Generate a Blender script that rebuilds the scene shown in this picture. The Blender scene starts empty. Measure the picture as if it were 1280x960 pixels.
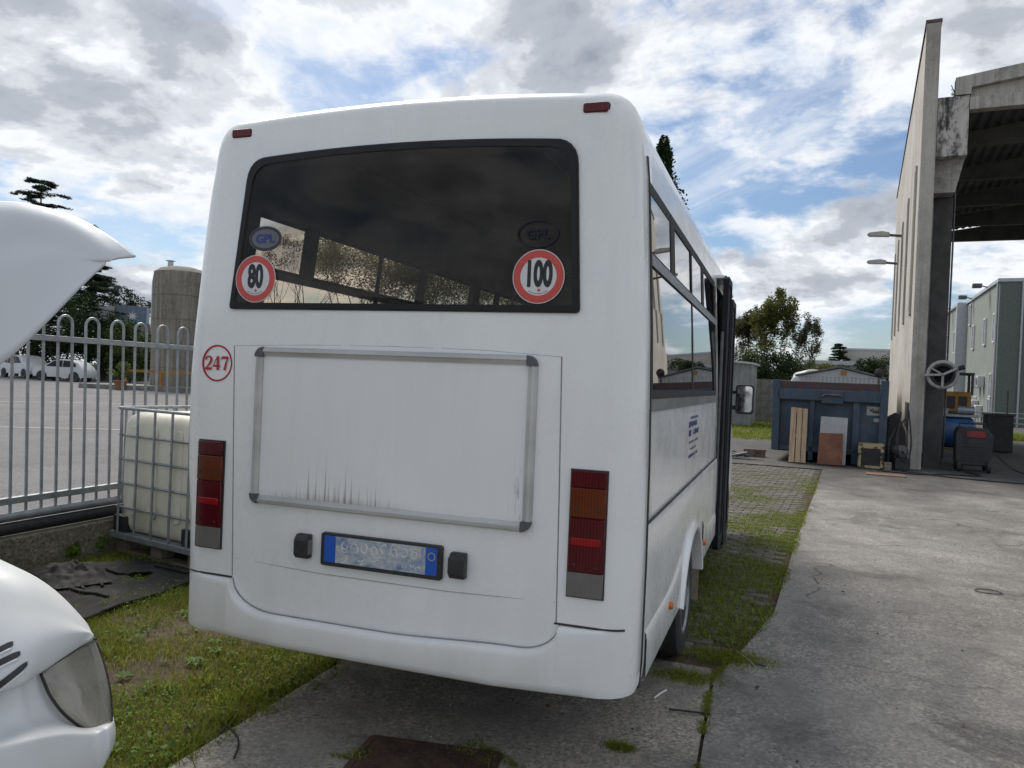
import bpy, math, random
import numpy as np
from mathutils import Vector, Matrix

random.seed(7)
rng = np.random.default_rng(11)
S = bpy.context.scene
COL = S.collection
R = math.radians
PI = math.pi

# ------------------------------------------------------------------ camera
YAW, ROLL, CAM_H, FOC = R(19.2), 0.042, 1.60, 980.0
cam_d = bpy.data.cameras.new("camera")
cam_d.sensor_fit = 'HORIZONTAL'
cam_d.sensor_width = 36.0
cam_d.lens = 36.0 * FOC / 1280.0
cam_d.clip_start, cam_d.clip_end = 0.05, 3000.0
cam = bpy.data.objects.new("camera", cam_d)
COL.objects.link(cam)
fw = Vector((-math.sin(YAW), math.cos(YAW), 0.0))
rt = Vector((math.cos(YAW), math.sin(YAW), 0.0))
up = Vector((0, 0, 1))
pt = -5.4 / FOC                                   # a hair of pitch
fw2 = (fw * math.cos(pt) - up * math.sin(-pt) * 1.0).normalized()
up2 = rt.cross(fw2).normalized()
r3 = rt * math.cos(ROLL) + up2 * math.sin(ROLL)
u3 = up2 * math.cos(ROLL) - rt * math.sin(ROLL)
cam.matrix_world = Matrix(((r3.x, u3.x, -fw2.x, 0), (r3.y, u3.y, -fw2.y, 0), (r3.z, u3.z, -fw2.z, CAM_H), (0, 0, 0, 1)))
S.camera = cam

# ------------------------------------------------------------------ light
SUN_AZ, SUN_EL = R(-44), R(50)                    # azimuth from +Y towards +X
W = bpy.data.worlds.new("World")
S.world = W
W.use_nodes = True
nt = W.node_tree
nt.nodes.clear()
def wn(t, **k):
    n = nt.nodes.new(t)
    for a, b in k.items(): setattr(n, a, b)
    return n
def wl(a, b): nt.links.new(a, b)
def wmath(op, a, b=None, clamp=False):
    n = wn('ShaderNodeMath', operation=op); n.use_clamp = clamp
    for i, v in enumerate((a, b)):
        if v is None: continue
        if isinstance(v, (int, float)): n.inputs[i].default_value = v
        else: wl(v, n.inputs[i])
    return n.outputs[0]
SKY_STR = 0.068
SKY_X, SKY_Y = 5.7, 14.5
out = wn('ShaderNodeOutputWorld'); bg = wn('ShaderNodeBackground')
bg.inputs['Strength'].default_value = SKY_STR
sky = wn('ShaderNodeTexSky', sky_type='NISHITA')
sky.sun_disc = False
sky.sun_elevation = SUN_EL
sky.sun_rotation = SUN_AZ
sky.air_density, sky.dust_density, sky.ozone_density = 1.0, 1.2, 1.5
tc = wn('ShaderNodeTexCoord')
sep = wn('ShaderNodeSeparateXYZ'); wl(tc.outputs['Generated'], sep.inputs[0])
zz = wmath('ADD', wmath('MAXIMUM', sep.outputs[2], 0.0), 0.30)
cmb = wn('ShaderNodeCombineXYZ')
wl(wmath('DIVIDE', sep.outputs[0], zz), cmb.inputs[0])
wl(wmath('DIVIDE', sep.outputs[1], zz), cmb.inputs[1])
mp = wn('ShaderNodeMapping'); wl(cmb.outputs[0], mp.inputs[0])
mp.inputs['Location'].default_value = (SKY_X, SKY_Y, 0.0)
mp.inputs['Rotation'].default_value = (0, 0, 0.35)
def noise(scale, detail, rough, dist=0.0, off=None, vec=None):
    n = wn('ShaderNodeTexNoise', noise_dimensions='3D')
    n.inputs['Scale'].default_value = scale
    n.inputs['Detail'].default_value = detail
    n.inputs['Roughness'].default_value = rough
    n.inputs['Distortion'].default_value = dist
    v = vec or mp.outputs[0]
    if off:
        a = wn('ShaderNodeVectorMath', operation='ADD'); wl(v, a.inputs[0]); a.inputs[1].default_value = off; v = a.outputs[0]
    wl(v, n.inputs['Vector'])
    return n.outputs[0]
def ramp(src, stops, interp='EASE'):
    r = wn('ShaderNodeValToRGB'); r.color_ramp.interpolation = interp
    els = r.color_ramp.elements
    while len(els) < len(stops): els.new(0.5)
    for e, (p, c) in zip(els, stops):
        e.position = p; e.color = (*c, 1) if len(c) == 3 else c
    wl(src, r.inputs[0])
    return r.outputs[0]
big = noise(1.5, 14.0, 0.58, 0.15)
den = noise(4.2, 12.0, 0.60, 0.25, (4.3, 9.1, 2.0))
# the same cloud field a little nearer the sun: where it is thinner there, this side is lit
lit = noise(1.5, 14.0, 0.58, 0.15, (-0.05, 0.085, 0.0))
wsp = noise(1.3, 9.0, 0.64, 1.1, (9.3, 1.1, 5.0))
field = wmath('ADD', wmath('MULTIPLY', big, 0.72), wmath('MULTIPLY', den, 0.28))
cov = ramp(field, [(0.415, (0, 0, 0)), (0.50, (1, 1, 1))])
cov2 = ramp(wsp, [(0.45, (0, 0, 0)), (0.70, (0.8, 0.8, 0.8))])
cover = wmath('MAXIMUM', cov, cov2)
rim_ = wmath('SUBTRACT', big, lit)
thick = wmath('ADD', field, wmath('MULTIPLY', rim_, -0.9))
ccol = ramp(thick, [(0.36, (6.6, 7.6, 9.2)), (0.44, (9.2, 9.8, 10.6)), (0.48, (10.4, 10.6, 10.9)), (0.52, (7.7, 8.05, 8.7)), (0.56, (5.3, 5.7, 6.4)), (0.65, (3.1, 3.55, 4.3))])
mix = wn('ShaderNodeMix', data_type='RGBA')
wl(cover, mix.inputs['Factor'])
skb = wn('ShaderNodeMix', data_type='RGBA', blend_type='MULTIPLY'); skb.inputs['Factor'].default_value = 1.0
wl(sky.outputs[0], skb.inputs['A']); skb.inputs['B'].default_value = (0.86, 0.98, 1.10, 1)
wl(skb.outputs['Result'], mix.inputs['A']); wl(ccol, mix.inputs['B'])
wl(mix.outputs['Result'], bg.inputs['Color']); wl(bg.outputs[0], out.inputs[0])

sd = bpy.data.lights.new("sun", 'SUN')
sd.energy, sd.angle, sd.color = 2.6, R(26), (1.0, 0.94, 0.86)
sun = bpy.data.objects.new("sun", sd)
COL.objects.link(sun)
sdir = Vector((math.sin(SUN_AZ) * math.cos(SUN_EL), math.cos(SUN_AZ) * math.cos(SUN_EL), math.sin(SUN_EL)))
sun.rotation_euler = (-sdir).to_track_quat('-Z', 'Y').to_euler()
sun.location = sdir * 50

S.view_settings.view_transform = 'Standard'
S.view_settings.look = 'None'
S.view_settings.exposure = 0.46
S.view_settings.gamma = 1.0
S.cycles.max_bounces = 8
S.cycles.transparent_max_bounces = 16

# ------------------------------------------------------------------ helpers
def at(px, py, Y):
    """the point at distance Y (world) seen at photo pixel px, py"""
    x, y = px - 640.0, py - 474.6
    a = (x * math.cos(ROLL) + y * math.sin(ROLL)) / FOC
    b = -(-x * math.sin(ROLL) + y * math.cos(ROLL)) / FOC
    v = rt * a + fw + up * b
    k = Y / v.y
    return Vector((v.x * k, v.y * k, v.z * k + CAM_H))
def far(px, py, d):
    """the point at depth d along the camera axis seen at photo pixel px, py"""
    x, y = px - 640.0, py - 474.6
    a = (x * math.cos(ROLL) + y * math.sin(ROLL)) / FOC
    b = -(-x * math.sin(ROLL) + y * math.cos(ROLL)) / FOC
    v = rt * a + fw + up * b
    return v * d + Vector((0, 0, CAM_H))

def tag(o, label=None, cat=None, group=None, kind=None):
    if label: o['label'] = label
    if cat: o['category'] = cat
    if group: o['group'] = group
    if kind: o['kind'] = kind
    return o
def empty(name, label, cat, loc=(0, 0, 0), rz=0.0, group=None, rx=0.0):
    o = bpy.data.objects.new(name, None)
    o.empty_display_size = 0.2
    COL.objects.link(o)
    o.location = loc
    o.rotation_mode = 'XYZ'
    o.rotation_euler = (rx, 0, rz)
    return tag(o, label, cat, group)
def kids(o): return [c for c in bpy.data.objects if c.parent is o]
def copy_tree(o, parent=None):
    c = o.copy(); COL.objects.link(c)
    if parent: c.parent = parent
    for ch in kids(o): copy_tree(ch, c)
    return c

class MB:
    def __init__(s): s.v, s.f, s.m = [], [], []
    def add(s, vs, fs, M=None, mi=0):
        b = len(s.v)
        for p in vs:
            p = Vector(p)
            s.v.append(M @ p if M else p)
        for q in fs: s.f.append([b + i for i in q]); s.m.append(mi)
        return s
    def box(s, x0, x1, y0, y1, z0, z1, M=None, mi=0):
        return s.add([(x0,y0,z0),(x1,y0,z0),(x1,y1,z0),(x0,y1,z0),(x0,y0,z1),(x1,y0,z1),(x1,y1,z1),(x0,y1,z1)],
                     [(0,3,2,1),(4,5,6,7),(0,1,5,4),(1,2,6,5),(2,3,7,6),(3,0,4,7)], M, mi)
    def bar(s, p0, p1, w, h=None, upv=(0,0,1), mi=0):
        p0, p1 = Vector(p0), Vector(p1); h = h or w
        d = (p1 - p0); L = d.length; d.normalize()
        u = Vector(upv)
        if abs(d.dot(u)) > 0.98: u = Vector((0, 1, 0))
        a = d.cross(u).normalized(); u = a.cross(d)
        M = Matrix(((a.x, d.x, u.x, p0.x), (a.y, d.y, u.y, p0.y), (a.z, d.z, u.z, p0.z), (0, 0, 0, 1)))
        return s.box(-w/2, w/2, 0, L, -h/2, h/2, M, mi)
    def tube(s, pts, r, n=8, caps=True, closed=False, mi=0):
        pts = [Vector(p) for p in pts]; N = len(pts)
        rr = r if isinstance(r, (list, tuple)) else [r] * N
        b = len(s.v); pu = None
        for i, p in enumerate(pts):
            if closed: d = pts[(i+1) % N] - pts[i-1]
            else: d = pts[min(i+1, N-1)] - pts[max(i-1, 0)]
            if d.length < 1e-9: d = Vector((0, 0, 1))
            d.normalize()
            if pu is None:
                pu = Vector((0, 0, 1)) if abs(d.z) < 0.9 else Vector((1, 0, 0))
            u = (pu - d * pu.dot(d))
            if u.length < 1e-6: u = d.orthogonal()
            u.normalize(); pu = u; w = d.cross(u)
            for k in range(n):
                a = 2 * PI * k / n
                s.v.append(p + (u * math.cos(a) + w * math.sin(a)) * rr[i])
        for i in range(N if closed else N - 1):
            for k in range(n):
                i2 = (i + 1) % N
                s.f.append([b+i*n+k, b+i*n+(k+1) % n, b+i2*n+(k+1) % n, b+i2*n+k]); s.m.append(mi)
        if caps and not closed:
            s.f.append([b+k for k in range(n)][::-1]); s.m.append(mi)
            s.f.append([b+(N-1)*n+k for k in range(n)]); s.m.append(mi)
        return s
    def prism(s, poly, axis, a, b, M=None, mi=0):
        """poly is a list of 2-tuples; axis 'x' -> (y,z), 'y' -> (x,z), 'z' -> (x,y)"""
        n = len(poly)
        def P(q, t):
            return (t, q[0], q[1]) if axis == 'x' else ((q[0], t, q[1]) if axis == 'y' else (q[0], q[1], t))
        vs = [P(q, a) for q in poly] + [P(q, b) for q in poly]
        fs = [list(range(n))[::-1], list(range(n, 2*n))] + [[i, (i+1) % n, n+(i+1) % n, n+i] for i in range(n)]
        return s.add(vs, fs, M, mi)
    def ring(s, outer, inner, axis, a, b, M=None, mi=0):
        n = len(outer)
        def P(q, t):
            return (t, q[0], q[1]) if axis == 'x' else ((q[0], t, q[1]) if axis == 'y' else (q[0], q[1], t))
        vs = [P(q, a) for q in outer] + [P(q, a) for q in inner] + [P(q, b) for q in outer] + [P(q, b) for q in inner]
        fs = []
        for i in range(n):
            j = (i+1) % n
            fs += [[i, j, n+j, n+i], [2*n+i, 3*n+i, 3*n+j, 2*n+j], [i, 2*n+i, 2*n+j, j], [n+i, n+j, 3*n+j, 3*n+i]]
        return s.add(vs, fs, M, mi)
    def grid(s, rows, closed=False, mi=0):
        b = len(s.v); n = len(rows[0])
        for r_ in rows:
            for p in r_: s.v.append(Vector(p))
        for i in range(len(rows) - 1):
            for k in range(n if closed else n - 1):
                k2 = (k + 1) % n
                s.f.append([b+i*n+k, b+i*n+k2, b+(i+1)*n+k2, b+(i+1)*n+k]); s.m.append(mi)
        return s
    def lathe(s, prof, n=20, M=None, mi=0):
        b = len(s.v)
        for (r_, z) in prof:
            for k in range(n):
                a = 2*PI*k/n; p = Vector((r_*math.cos(a), r_*math.sin(a), z))
                s.v.append(M @ p if M else p)
        for i in range(len(prof)-1):
            for k in range(n):
                s.f.append([b+i*n+k, b+i*n+(k+1) % n, b+(i+1)*n+(k+1) % n, b+(i+1)*n+k]); s.m.append(mi)
        s.f.append([b+k for k in range(n)][::-1]); s.m.append(mi)
        s.f.append([b+(len(prof)-1)*n+k for k in range(n)]); s.m.append(mi)
        return s
    def mesh(s, name, mats, smooth=None, fix=True):
        me = bpy.data.meshes.new(name)
        me.from_pydata([tuple(p) for p in s.v], [], s.f)
        for m in (mats if isinstance(mats, (list, tuple)) else [mats]): me.materials.append(m)
        if any(s.m): me.polygons.foreach_set('material_index', s.m)
        if fix:
            import bmesh
            bm = bmesh.new(); bm.from_mesh(me)
            bmesh.ops.recalc_face_normals(bm, faces=bm.faces)
            bm.to_mesh(me); bm.free()
        if smooth:
            me.polygons.foreach_set('use_smooth', [True] * len(me.polygons))
            me.set_sharp_from_angle(angle=R(smooth))
        me.update()
        return me
    def build(s, name, mats, parent=None, smooth=None, bevel=0.0, seg=2, loc=None, rot=None, fix=True):
        o = bpy.data.objects.new(name, s.mesh(name, mats, smooth, fix))
        COL.objects.link(o)
        if parent: o.parent = parent
        if loc: o.location = loc
        if rot: o.rotation_euler = rot
        if bevel:
            b = o.modifiers.new('bevel', 'BEVEL'); b.width = bevel; b.segments = seg; b.limit_method = 'ANGLE'; b.angle_limit = R(35)
            if not smooth:
                o.data.polygons.foreach_set('use_smooth', [True] * len(o.data.polygons))
                o.data.set_sharp_from_angle(angle=R(40)); b.harden_normals = True
        return o

def np_mesh(name, verts, nper, mat, parent=None, mats=None, midx=None):
    """a mesh of loose polygons with nper corners each, from an (N*nper,3) array"""
    verts = np.asarray(verts, dtype=np.float32).reshape(-1, 3)
    nv = len(verts); nf = nv // nper
    me = bpy.data.meshes.new(name)
    me.vertices.add(nv); me.vertices.foreach_set('co', verts.ravel())
    me.loops.add(nv); me.loops.foreach_set('vertex_index', np.arange(nv, dtype=np.int32))
    me.polygons.add(nf); me.polygons.foreach_set('loop_start', np.arange(0, nv, nper, dtype=np.int32))
    for m in (mats or [mat]): me.materials.append(m)
    if midx is not None: me.polygons.foreach_set('material_index', np.asarray(midx, dtype=np.int32))
    me.update(calc_edges=True)
    o = bpy.data.objects.new(name, me); COL.objects.link(o)
    if parent: o.parent = parent
    return o

def rrect(x0, x1, z0, z1, r, n=6):
    rs = r if isinstance(r, (list, tuple)) else [r]*4        # BL BR TR TL
    pts = []
    for (cx, cz, a0, q) in ((x0+rs[0], z0+rs[0], PI, rs[0]), (x1-rs[1], z0+rs[1], 1.5*PI, rs[1]), (x1-rs[2], z1-rs[2], 0, rs[2]), (x0+rs[3], z1-rs[3], 0.5*PI, rs[3])):
        for i in range(n+1):
            a = a0 + 0.5*PI*i/n
            pts.append((cx+q*math.cos(a), cz+q*math.sin(a)))
    return pts
def oval(cx, cz, a, b, n=36): return [(cx+a*math.cos(2*PI*i/n), cz+b*math.sin(2*PI*i/n)) for i in range(n)]

def text_obj(name, body, size, mat, parent, loc, sx=1.0, bold=0.0, rot=(PI/2, 0, 0), thick=0.0004):
    cu = bpy.data.curves.new(name, 'FONT')
    cu.body = body; cu.size = size; cu.align_x = 'CENTER'; cu.align_y = 'CENTER'; cu.offset = bold; cu.extrude = thick; cu.resolution_u = 4
    t = bpy.data.objects.new(name, cu); COL.objects.link(t)
    dg = bpy.context.evaluated_depsgraph_get(); dg.update()
    me = bpy.data.meshes.new_from_object(t.evaluated_get(dg))
    bpy.data.objects.remove(t); bpy.data.curves.remove(cu)
    for v in me.vertices: v.co.x *= sx
    me.materials.clear(); me.materials.append(mat)
    o = bpy.data.objects.new(name, me); COL.objects.link(o)
    o.parent = parent; o.location = loc; o.rotation_euler = rot
    return o

def vnoise(x, y, seed=0):
    """smooth value noise on numpy arrays, 0..1"""
    x = np.asarray(x, float); y = np.asarray(y, float)
    xi, yi = np.floor(x).astype(int), np.floor(y).astype(int)
    xf, yf = x-xi, y-yi
    def h(a, b):
        n = (a*374761393 + b*668265263 + seed*1274126177) & 0x7fffffff
        n = ((n ^ (n >> 13)) * 1274126177) & 0x7fffffff
        return (n & 0xffff)/65535.0
    u, v = xf*xf*(3-2*xf), yf*yf*(3-2*yf)
    return (h(xi,yi)*(1-u)+h(xi+1,yi)*u)*(1-v)+(h(xi,yi+1)*(1-u)+h(xi+1,yi+1)*u)*v
def fbm(x, y, seed=0, oct=3):
    t, a, w = 0, 1.0, 0
    for i in range(oct):
        t = t + a*vnoise(x*2**i, y*2**i, seed+i); w += a; a *= 0.5
    return t/w

# ------------------------------------------------------------------ materials
class NT:
    def __init__(s, name):
        s.m = bpy.data.materials.new(name); s.m.use_nodes = True
        s.t = s.m.node_tree; s.b = s.t.nodes['Principled BSDF']; s.o = s.t.nodes['Material Output']
        s.co = None
    def n(s, t, **k):
        q = s.t.nodes.new(t)
        for a, b in k.items(): setattr(q, a, b)
        return q
    def l(s, a, b): s.t.links.new(a, b)
    def coord(s, which='Object'):
        if not s.co: s.co = s.n('ShaderNodeTexCoord')
        return s.co.outputs[which]
    def world(s): return s.n('ShaderNodeNewGeometry').outputs['Position']
    def mapv(s, v, scale=(1,1,1), rot=(0,0,0), loc=(0,0,0)):
        m = s.n('ShaderNodeMapping'); s.l(v, m.inputs[0])
        m.inputs['Scale'].default_value = scale; m.inputs['Rotation'].default_value = rot; m.inputs['Location'].default_value = loc
        return m.outputs[0]
    def noise(s, v, scale, detail=4, rough=.55, dist=0):
        q = s.n('ShaderNodeTexNoise'); s.l(v, q.inputs['Vector'])
        q.inputs['Scale'].default_value = scale; q.inputs['Detail'].default_value = detail
        q.inputs['Roughness'].default_value = rough; q.inputs['Distortion'].default_value = dist
        return q.outputs[0]
    def vor(s, v, scale, feature='F1', rnd=1.0):
        q = s.n('ShaderNodeTexVoronoi', feature=feature); s.l(v, q.inputs['Vector'])
        q.inputs['Scale'].default_value = scale; q.inputs['Randomness'].default_value = rnd
        return q
    def ramp(s, src, stops, interp='LINEAR'):
        r = s.n('ShaderNodeValToRGB'); r.color_ramp.interpolation = interp
        els = r.color_ramp.elements
        while len(els) < len(stops): els.new(0.5)
        for e, (p, c) in zip(els, stops):
            e.position = p
            if isinstance(c, (int, float)): c = (c, c, c)
            e.color = (*c, 1)
        s.l(src, r.inputs[0]); return r.outputs[0]
    def mix(s, fac, a, b, blend='MIX'):
        q = s.n('ShaderNodeMix', data_type='RGBA', blend_type=blend)
        for k, v in (('Factor', fac), ('A', a), ('B', b)):
            if isinstance(v, (int, float)): q.inputs[k].default_value = v if k == 'Factor' else (v, v, v, 1)
            elif isinstance(v, tuple): q.inputs[k].default_value = (*v, 1)
            else: s.l(v, q.inputs[k])
        return q.outputs['Result']
    def math(s, op, a, b=None, clamp=False):
        q = s.n('ShaderNodeMath', operation=op); q.use_clamp = clamp
        for i, v in enumerate((a, b)):
            if v is None: continue
            if isinstance(v, (int, float)): q.inputs[i].default_value = v
            else: s.l(v, q.inputs[i])
        return q.outputs[0]
    def bump(s, h, strength=.3, dist=.01, prev=None):
        q = s.n('ShaderNodeBump'); q.inputs['Strength'].default_value = strength; q.inputs['Distance'].default_value = dist
        s.l(h, q.inputs['Height'])
        if prev: s.l(prev, q.inputs['Normal'])
        s.l(q.outputs[0], s.b.inputs['Normal']); return q.outputs[0]
    def set(s, **k):
        for a, v in k.items():
            i = s.b.inputs[a.replace('_', ' ')]
            if isinstance(v, tuple) and len(v) == 3: v = (*v, 1)
            if hasattr(v, 'is_output'): s.l(v, i)
            else: i.default_value = v
        return s

def simple(name, c1, c2=None, scale=6.0, rough=.5, metal=0.0, bump=0.0, bscale=60.0, coat=0.0, lo=.35, hi=.65, spec=.5, detail=5, stretch=(1,1,1), rvar=0.12):
    t = NT(name)
    c2 = c2 or tuple(x*.8 for x in c1)
    v = t.mapv(t.coord(), stretch)
    n = t.noise(v, scale, detail, .6)
    t.set(Base_Color=t.ramp(n, [(lo, c2), (hi, c1)]), Metallic=metal, Specular_IOR_Level=spec)
    r = t.noise(v, scale*2.3, 4, .6)
    t.set(Roughness=t.ramp(r, [(.3, min(1, rough+rvar)), (.7, max(.02, rough-rvar*.6))]))
    if coat: t.set(Coat_Weight=coat, Coat_Roughness=.08)
    if bump: t.bump(t.noise(v, bscale, 4, .6), bump, .004)
    return t.m

def glassy(name, tint, refl_rough=.01, ior=1.5, dirt=None, boost=1.0):
    t = NT(name); t.t.nodes.remove(t.b)
    tr = t.n('ShaderNodeBsdfTransparent'); tr.inputs[0].default_value = (*tint, 1)
    gl = t.n('ShaderNodeBsdfGlossy'); gl.inputs['Roughness'].default_value = refl_rough; gl.inputs['Color'].default_value = (1, 1, 1, 1)
    # Schlick reflectance that is the same from both faces of the thin pane
    lw = t.n('ShaderNodeLayerWeight'); lw.inputs['Blend'].default_value = 0.5
    f0 = ((ior-1)/(ior+1))**2 * boost
    mx = t.n('ShaderNodeMixShader')
    f = t.math('ADD', t.math('MULTIPLY', t.math('POWER', lw.outputs['Facing'], 5.0), 1-f0), f0, True)
    t.l(f, mx.inputs[0]); t.l(tr.outputs[0], mx.inputs[1]); t.l(gl.outputs[0], mx.inputs[2])
    o = mx.outputs[0]
    if dirt:
        df = t.n('ShaderNodeBsdfDiffuse'); df.inputs[0].default_value = (*dirt[0], 1)
        m2 = t.n('ShaderNodeMixShader')
        nn = t.noise(t.mapv(t.coord(), (1, 1, .6)), 3.0, 6, .65)
        t.l(t.ramp(nn, [(.35, dirt[1]*.4), (.75, dirt[1])]), m2.inputs[0]); t.l(o, m2.inputs[1]); t.l(df.outputs[0], m2.inputs[2]); o = m2.outputs[0]
    t.l(o, t.o.inputs[0])
    return t.m

def leafmat(name, c1, c2, c3=None, trans=.35, rough=.6, clump=0.35):
    t = NT(name)
    g = t.n('ShaderNodeNewGeometry')
    rv = g.outputs['Random Per Island']
    ns = t.noise(g.outputs['Position'], clump, 3, .6)
    k = t.math('ADD', t.math('MULTIPLY', rv, .6), t.math('MULTIPLY', ns, .4))
    st = [(.2, c1), (.75, c2)] + ([(.95, c3)] if c3 else [])
    col = t.ramp(k, st)
    t.set(Base_Color=col, Roughness=max(rough, .65), Specular_IOR_Level=.12)
    tl = t.n('ShaderNodeBsdfTranslucent'); t.l(col, tl.inputs[0])
    mx = t.n('ShaderNodeMixShader'); mx.inputs[0].default_value = trans
    t.l(t.b.outputs[0], mx.inputs[1]); t.l(tl.outputs[0], mx.inputs[2]); t.l(mx.outputs[0], t.o.inputs[0])
    return t.m

def concrete_mat(name, pale, mid, dark, seed=0.0, stains=True, agg=70.0, crack=True, rough_agg=.95, oily=None, streak=0.0):
    t = NT(name)
    v = t.mapv(t.coord(), (1, 1, 1), (0, 0, .09), (seed, seed*.7, 0))
    big_ = t.noise(t.mapv(v, (1, .55, 1)), .55, 5, .62, .4)
    med = t.noise(v, 2.6, 6, .66, .3)
    fin = t.noise(v, 26, 6, .7)
    k = t.math('ADD', t.math('MULTIPLY', big_, .5), t.math('ADD', t.math('MULTIPLY', med, .3), t.math('MULTIPLY', fin, .2)))
    c = t.ramp(k, [(.36, dark), (.49, mid), (.62, pale)])
    # aggregate stones showing through the worn surface
    vo = t.vor(v, agg)
    stone = t.ramp(vo.outputs['Color'], [(.15, (.42, .42, .43)), (.55, (.95, .94, .92)), (.88, (1.45, 1.4, 1.3)), (1, (2.3, 2.2, 2.1))])
    wear = t.ramp(t.noise(v, 1.3, 5, .7), [(.35, .25*rough_agg), (.62, rough_agg)])
    c = t.mix(wear, c, t.mix(1.0, c, stone, 'MULTIPLY'))
    vo2 = t.vor(v, agg*.32)
    spk = t.ramp(vo2.outputs['Distance'], [(.05, 1.0), (.12, 0.0)])
    rare = t.ramp(vo2.outputs['Color'], [(.72, 0.0), (.76, .8)])
    c = t.mix(t.math('MULTIPLY', spk, rare), c, (.46, .44, .41))
    spd = t.ramp(t.vor(v, agg*.21).outputs['Distance'], [(.04, .75), (.11, 0.0)])
    c = t.mix(spd, c, (.03, .03, .03))
    if stains:
        st = t.ramp(t.noise(t.mapv(v, (1, 1, 1), (0, 0, 0), (7, 3, 0)), .9, 7, .7, .6), [(.54, 0.0), (.66, .62)])
        c = t.mix(st, c, tuple(x*.55 for x in dark))
        sc_ = t.ramp(t.noise(t.mapv(v, (.35, 3.2, 1), (0, 0, .35)), 1.7, 7, .75), [(.6, 0.0), (.72, .45)])
        c = t.mix(sc_, c, tuple(min(1, x*1.3) for x in pale))
    if streak:
        st2 = t.noise(t.mapv(t.coord(), (5, 5, .16)), 1.5, 8, .72, .2)
        c = t.mix(t.math('MULTIPLY', t.ramp(st2, [(.46, 0.0), (.66, 1.0)]), streak), c, (.17, .162, .148))
    if oily:
        # trodden-in oil and soot where the machines work, with a ragged edge
        sx_ = t.n('ShaderNodeSeparateXYZ'); t.l(t.coord(), sx_.inputs[0])
        wob = t.noise(t.coord(), .45, 7, .7, .5)
        e = t.math('ADD', t.math('SUBTRACT', sx_.outputs[1], oily), t.math('MULTIPLY', t.math('SUBTRACT', wob, .5), 9.0))
        e = t.math('MULTIPLY', e, .30, True)
        c = t.mix(t.math('MULTIPLY', e, t.ramp(med, [(.3, .95), (.7, .62)])), c, (.052, .050, .049))
    hgt = t.math('ADD', t.math('MULTIPLY', fin, .5), t.math('ADD', t.math('MULTIPLY', t.math('SUBTRACT', 1.0, vo.outputs['Distance']), .35), t.math('MULTIPLY', med, .5)))
    if crack:
        wv = t.n('ShaderNodeVectorMath', operation='ADD'); t.l(v, wv.inputs[0])
        nn = t.n('ShaderNodeTexNoise'); t.l(v, nn.inputs['Vector']); nn.inputs['Scale'].default_value = 1.7; nn.inputs['Detail'].default_value = 6
        sc = t.n('ShaderNodeVectorMath', operation='SCALE'); t.l(nn.outputs['Color'], sc.inputs[0]); sc.inputs['Scale'].default_value = .9
        t.l(sc.outputs[0], wv.inputs[1])
        cr = t.vor(wv.outputs[0], .33, 'DISTANCE_TO_EDGE')
        ln = t.ramp(cr.outputs['Distance'], [(.0, 1.0), (.0055, 0.0)])
        msk = t.ramp(t.noise(v, .5, 3), [(.47, 0.0), (.55, .85)])
        cm = t.math('MULTIPLY', ln, msk)
        c = t.mix(cm, c, (.025, .024, .022))
        hgt = t.math('SUBTRACT', hgt, t.math('MULTIPLY', cm, 1.2))
    t.set(Base_Color=c, Roughness=t.ramp(med, [(.3, .75), (.7, .95)]), Specular_IOR_Level=.3)
    t.bump(hgt, .75*(.35+.65*rough_agg), .006)
    return t.m

def paint_mat(name, col, rough=.22, dirt=.5, bump=0.0, streak=True, coat=.4):
    t = NT(name)
    v = t.coord()
    grime = t.noise(t.mapv(v, (2.2, 1.0, .35)), 2.2, 5, .6)
    fine = t.noise(v, 38, 5, .7)
    d1 = t.ramp(grime, [(.48, 0.0), (.78, .30*dirt)])
    spk = t.ramp(t.noise(v, 75, 3, .5), [(.76, 0.0), (.84, .25*dirt)])
    c = t.mix(d1, col, tuple(x*y for x, y in zip(col, (.66, .63, .57))))
    c = t.mix(t.ramp(fine, [(.55, 0.0), (.85, .06*dirt)]), c, (.45, .42, .38))
    c = t.mix(spk, c, (.28, .26, .23))
    sz = t.n('ShaderNodeSeparateXYZ'); t.l(v, sz.inputs[0])
    road = t.math('MULTIPLY', t.math('SUBTRACT', 1.0, t.math('MULTIPLY', sz.outputs[2], 1.05), True), t.ramp(t.noise(v, 6, 8, .72), [(.35, .15), (.7, 1.0)]))
    c = t.mix(t.math('MULTIPLY', road, .30*dirt), c, (.36, .33, .29))
    t.set(Base_Color=c, Roughness=t.ramp(t.noise(v, 5, 6, .65), [(.3, rough*1.5), (.7, rough*.7)]), Coat_Weight=coat, Coat_Roughness=.06)
    if bump: t.bump(t.noise(v, 420, 2, .5), bump, .0012)
    else: t.bump(t.noise(v, 2.4, 2, .5), .05, .02)
    return t.m

M = {}
M['bus'] = paint_mat('bus_white_paint', (.81, .825, .825), .26, .6)
M['bumper'] = paint_mat('textured_white_bumper', (.79, .80, .795), .42, .8, bump=.25, coat=.1)
M['van'] = paint_mat('van_white_paint', (.60, .62, .63), .5, .8, coat=.05)
M['van_in'] = paint_mat('bonnet_white_paint', (.60, .63, .66), .5, .5, coat=.04)
M['rubber'] = simple('black_rubber', (.022, .022, .024), (.012, .012, .013), 20, .65, bump=.2)
M['tyre'] = simple('tyre_rubber', (.035, .034, .033), (.018, .018, .018), 14, .8, bump=.4)
M['blackpl'] = simple('black_plastic', (.03, .031, .034), (.018, .018, .02), 30, .45, bump=.15, bscale=200)
M['doorblack'] = simple('black_door_paint', (.013, .015, .021), (.008, .009, .013), 4, .62, spec=.25)
M['interior'] = simple('bus_interior_trim', (.05, .05, .055), (.03, .03, .034), 3, .75)
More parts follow.
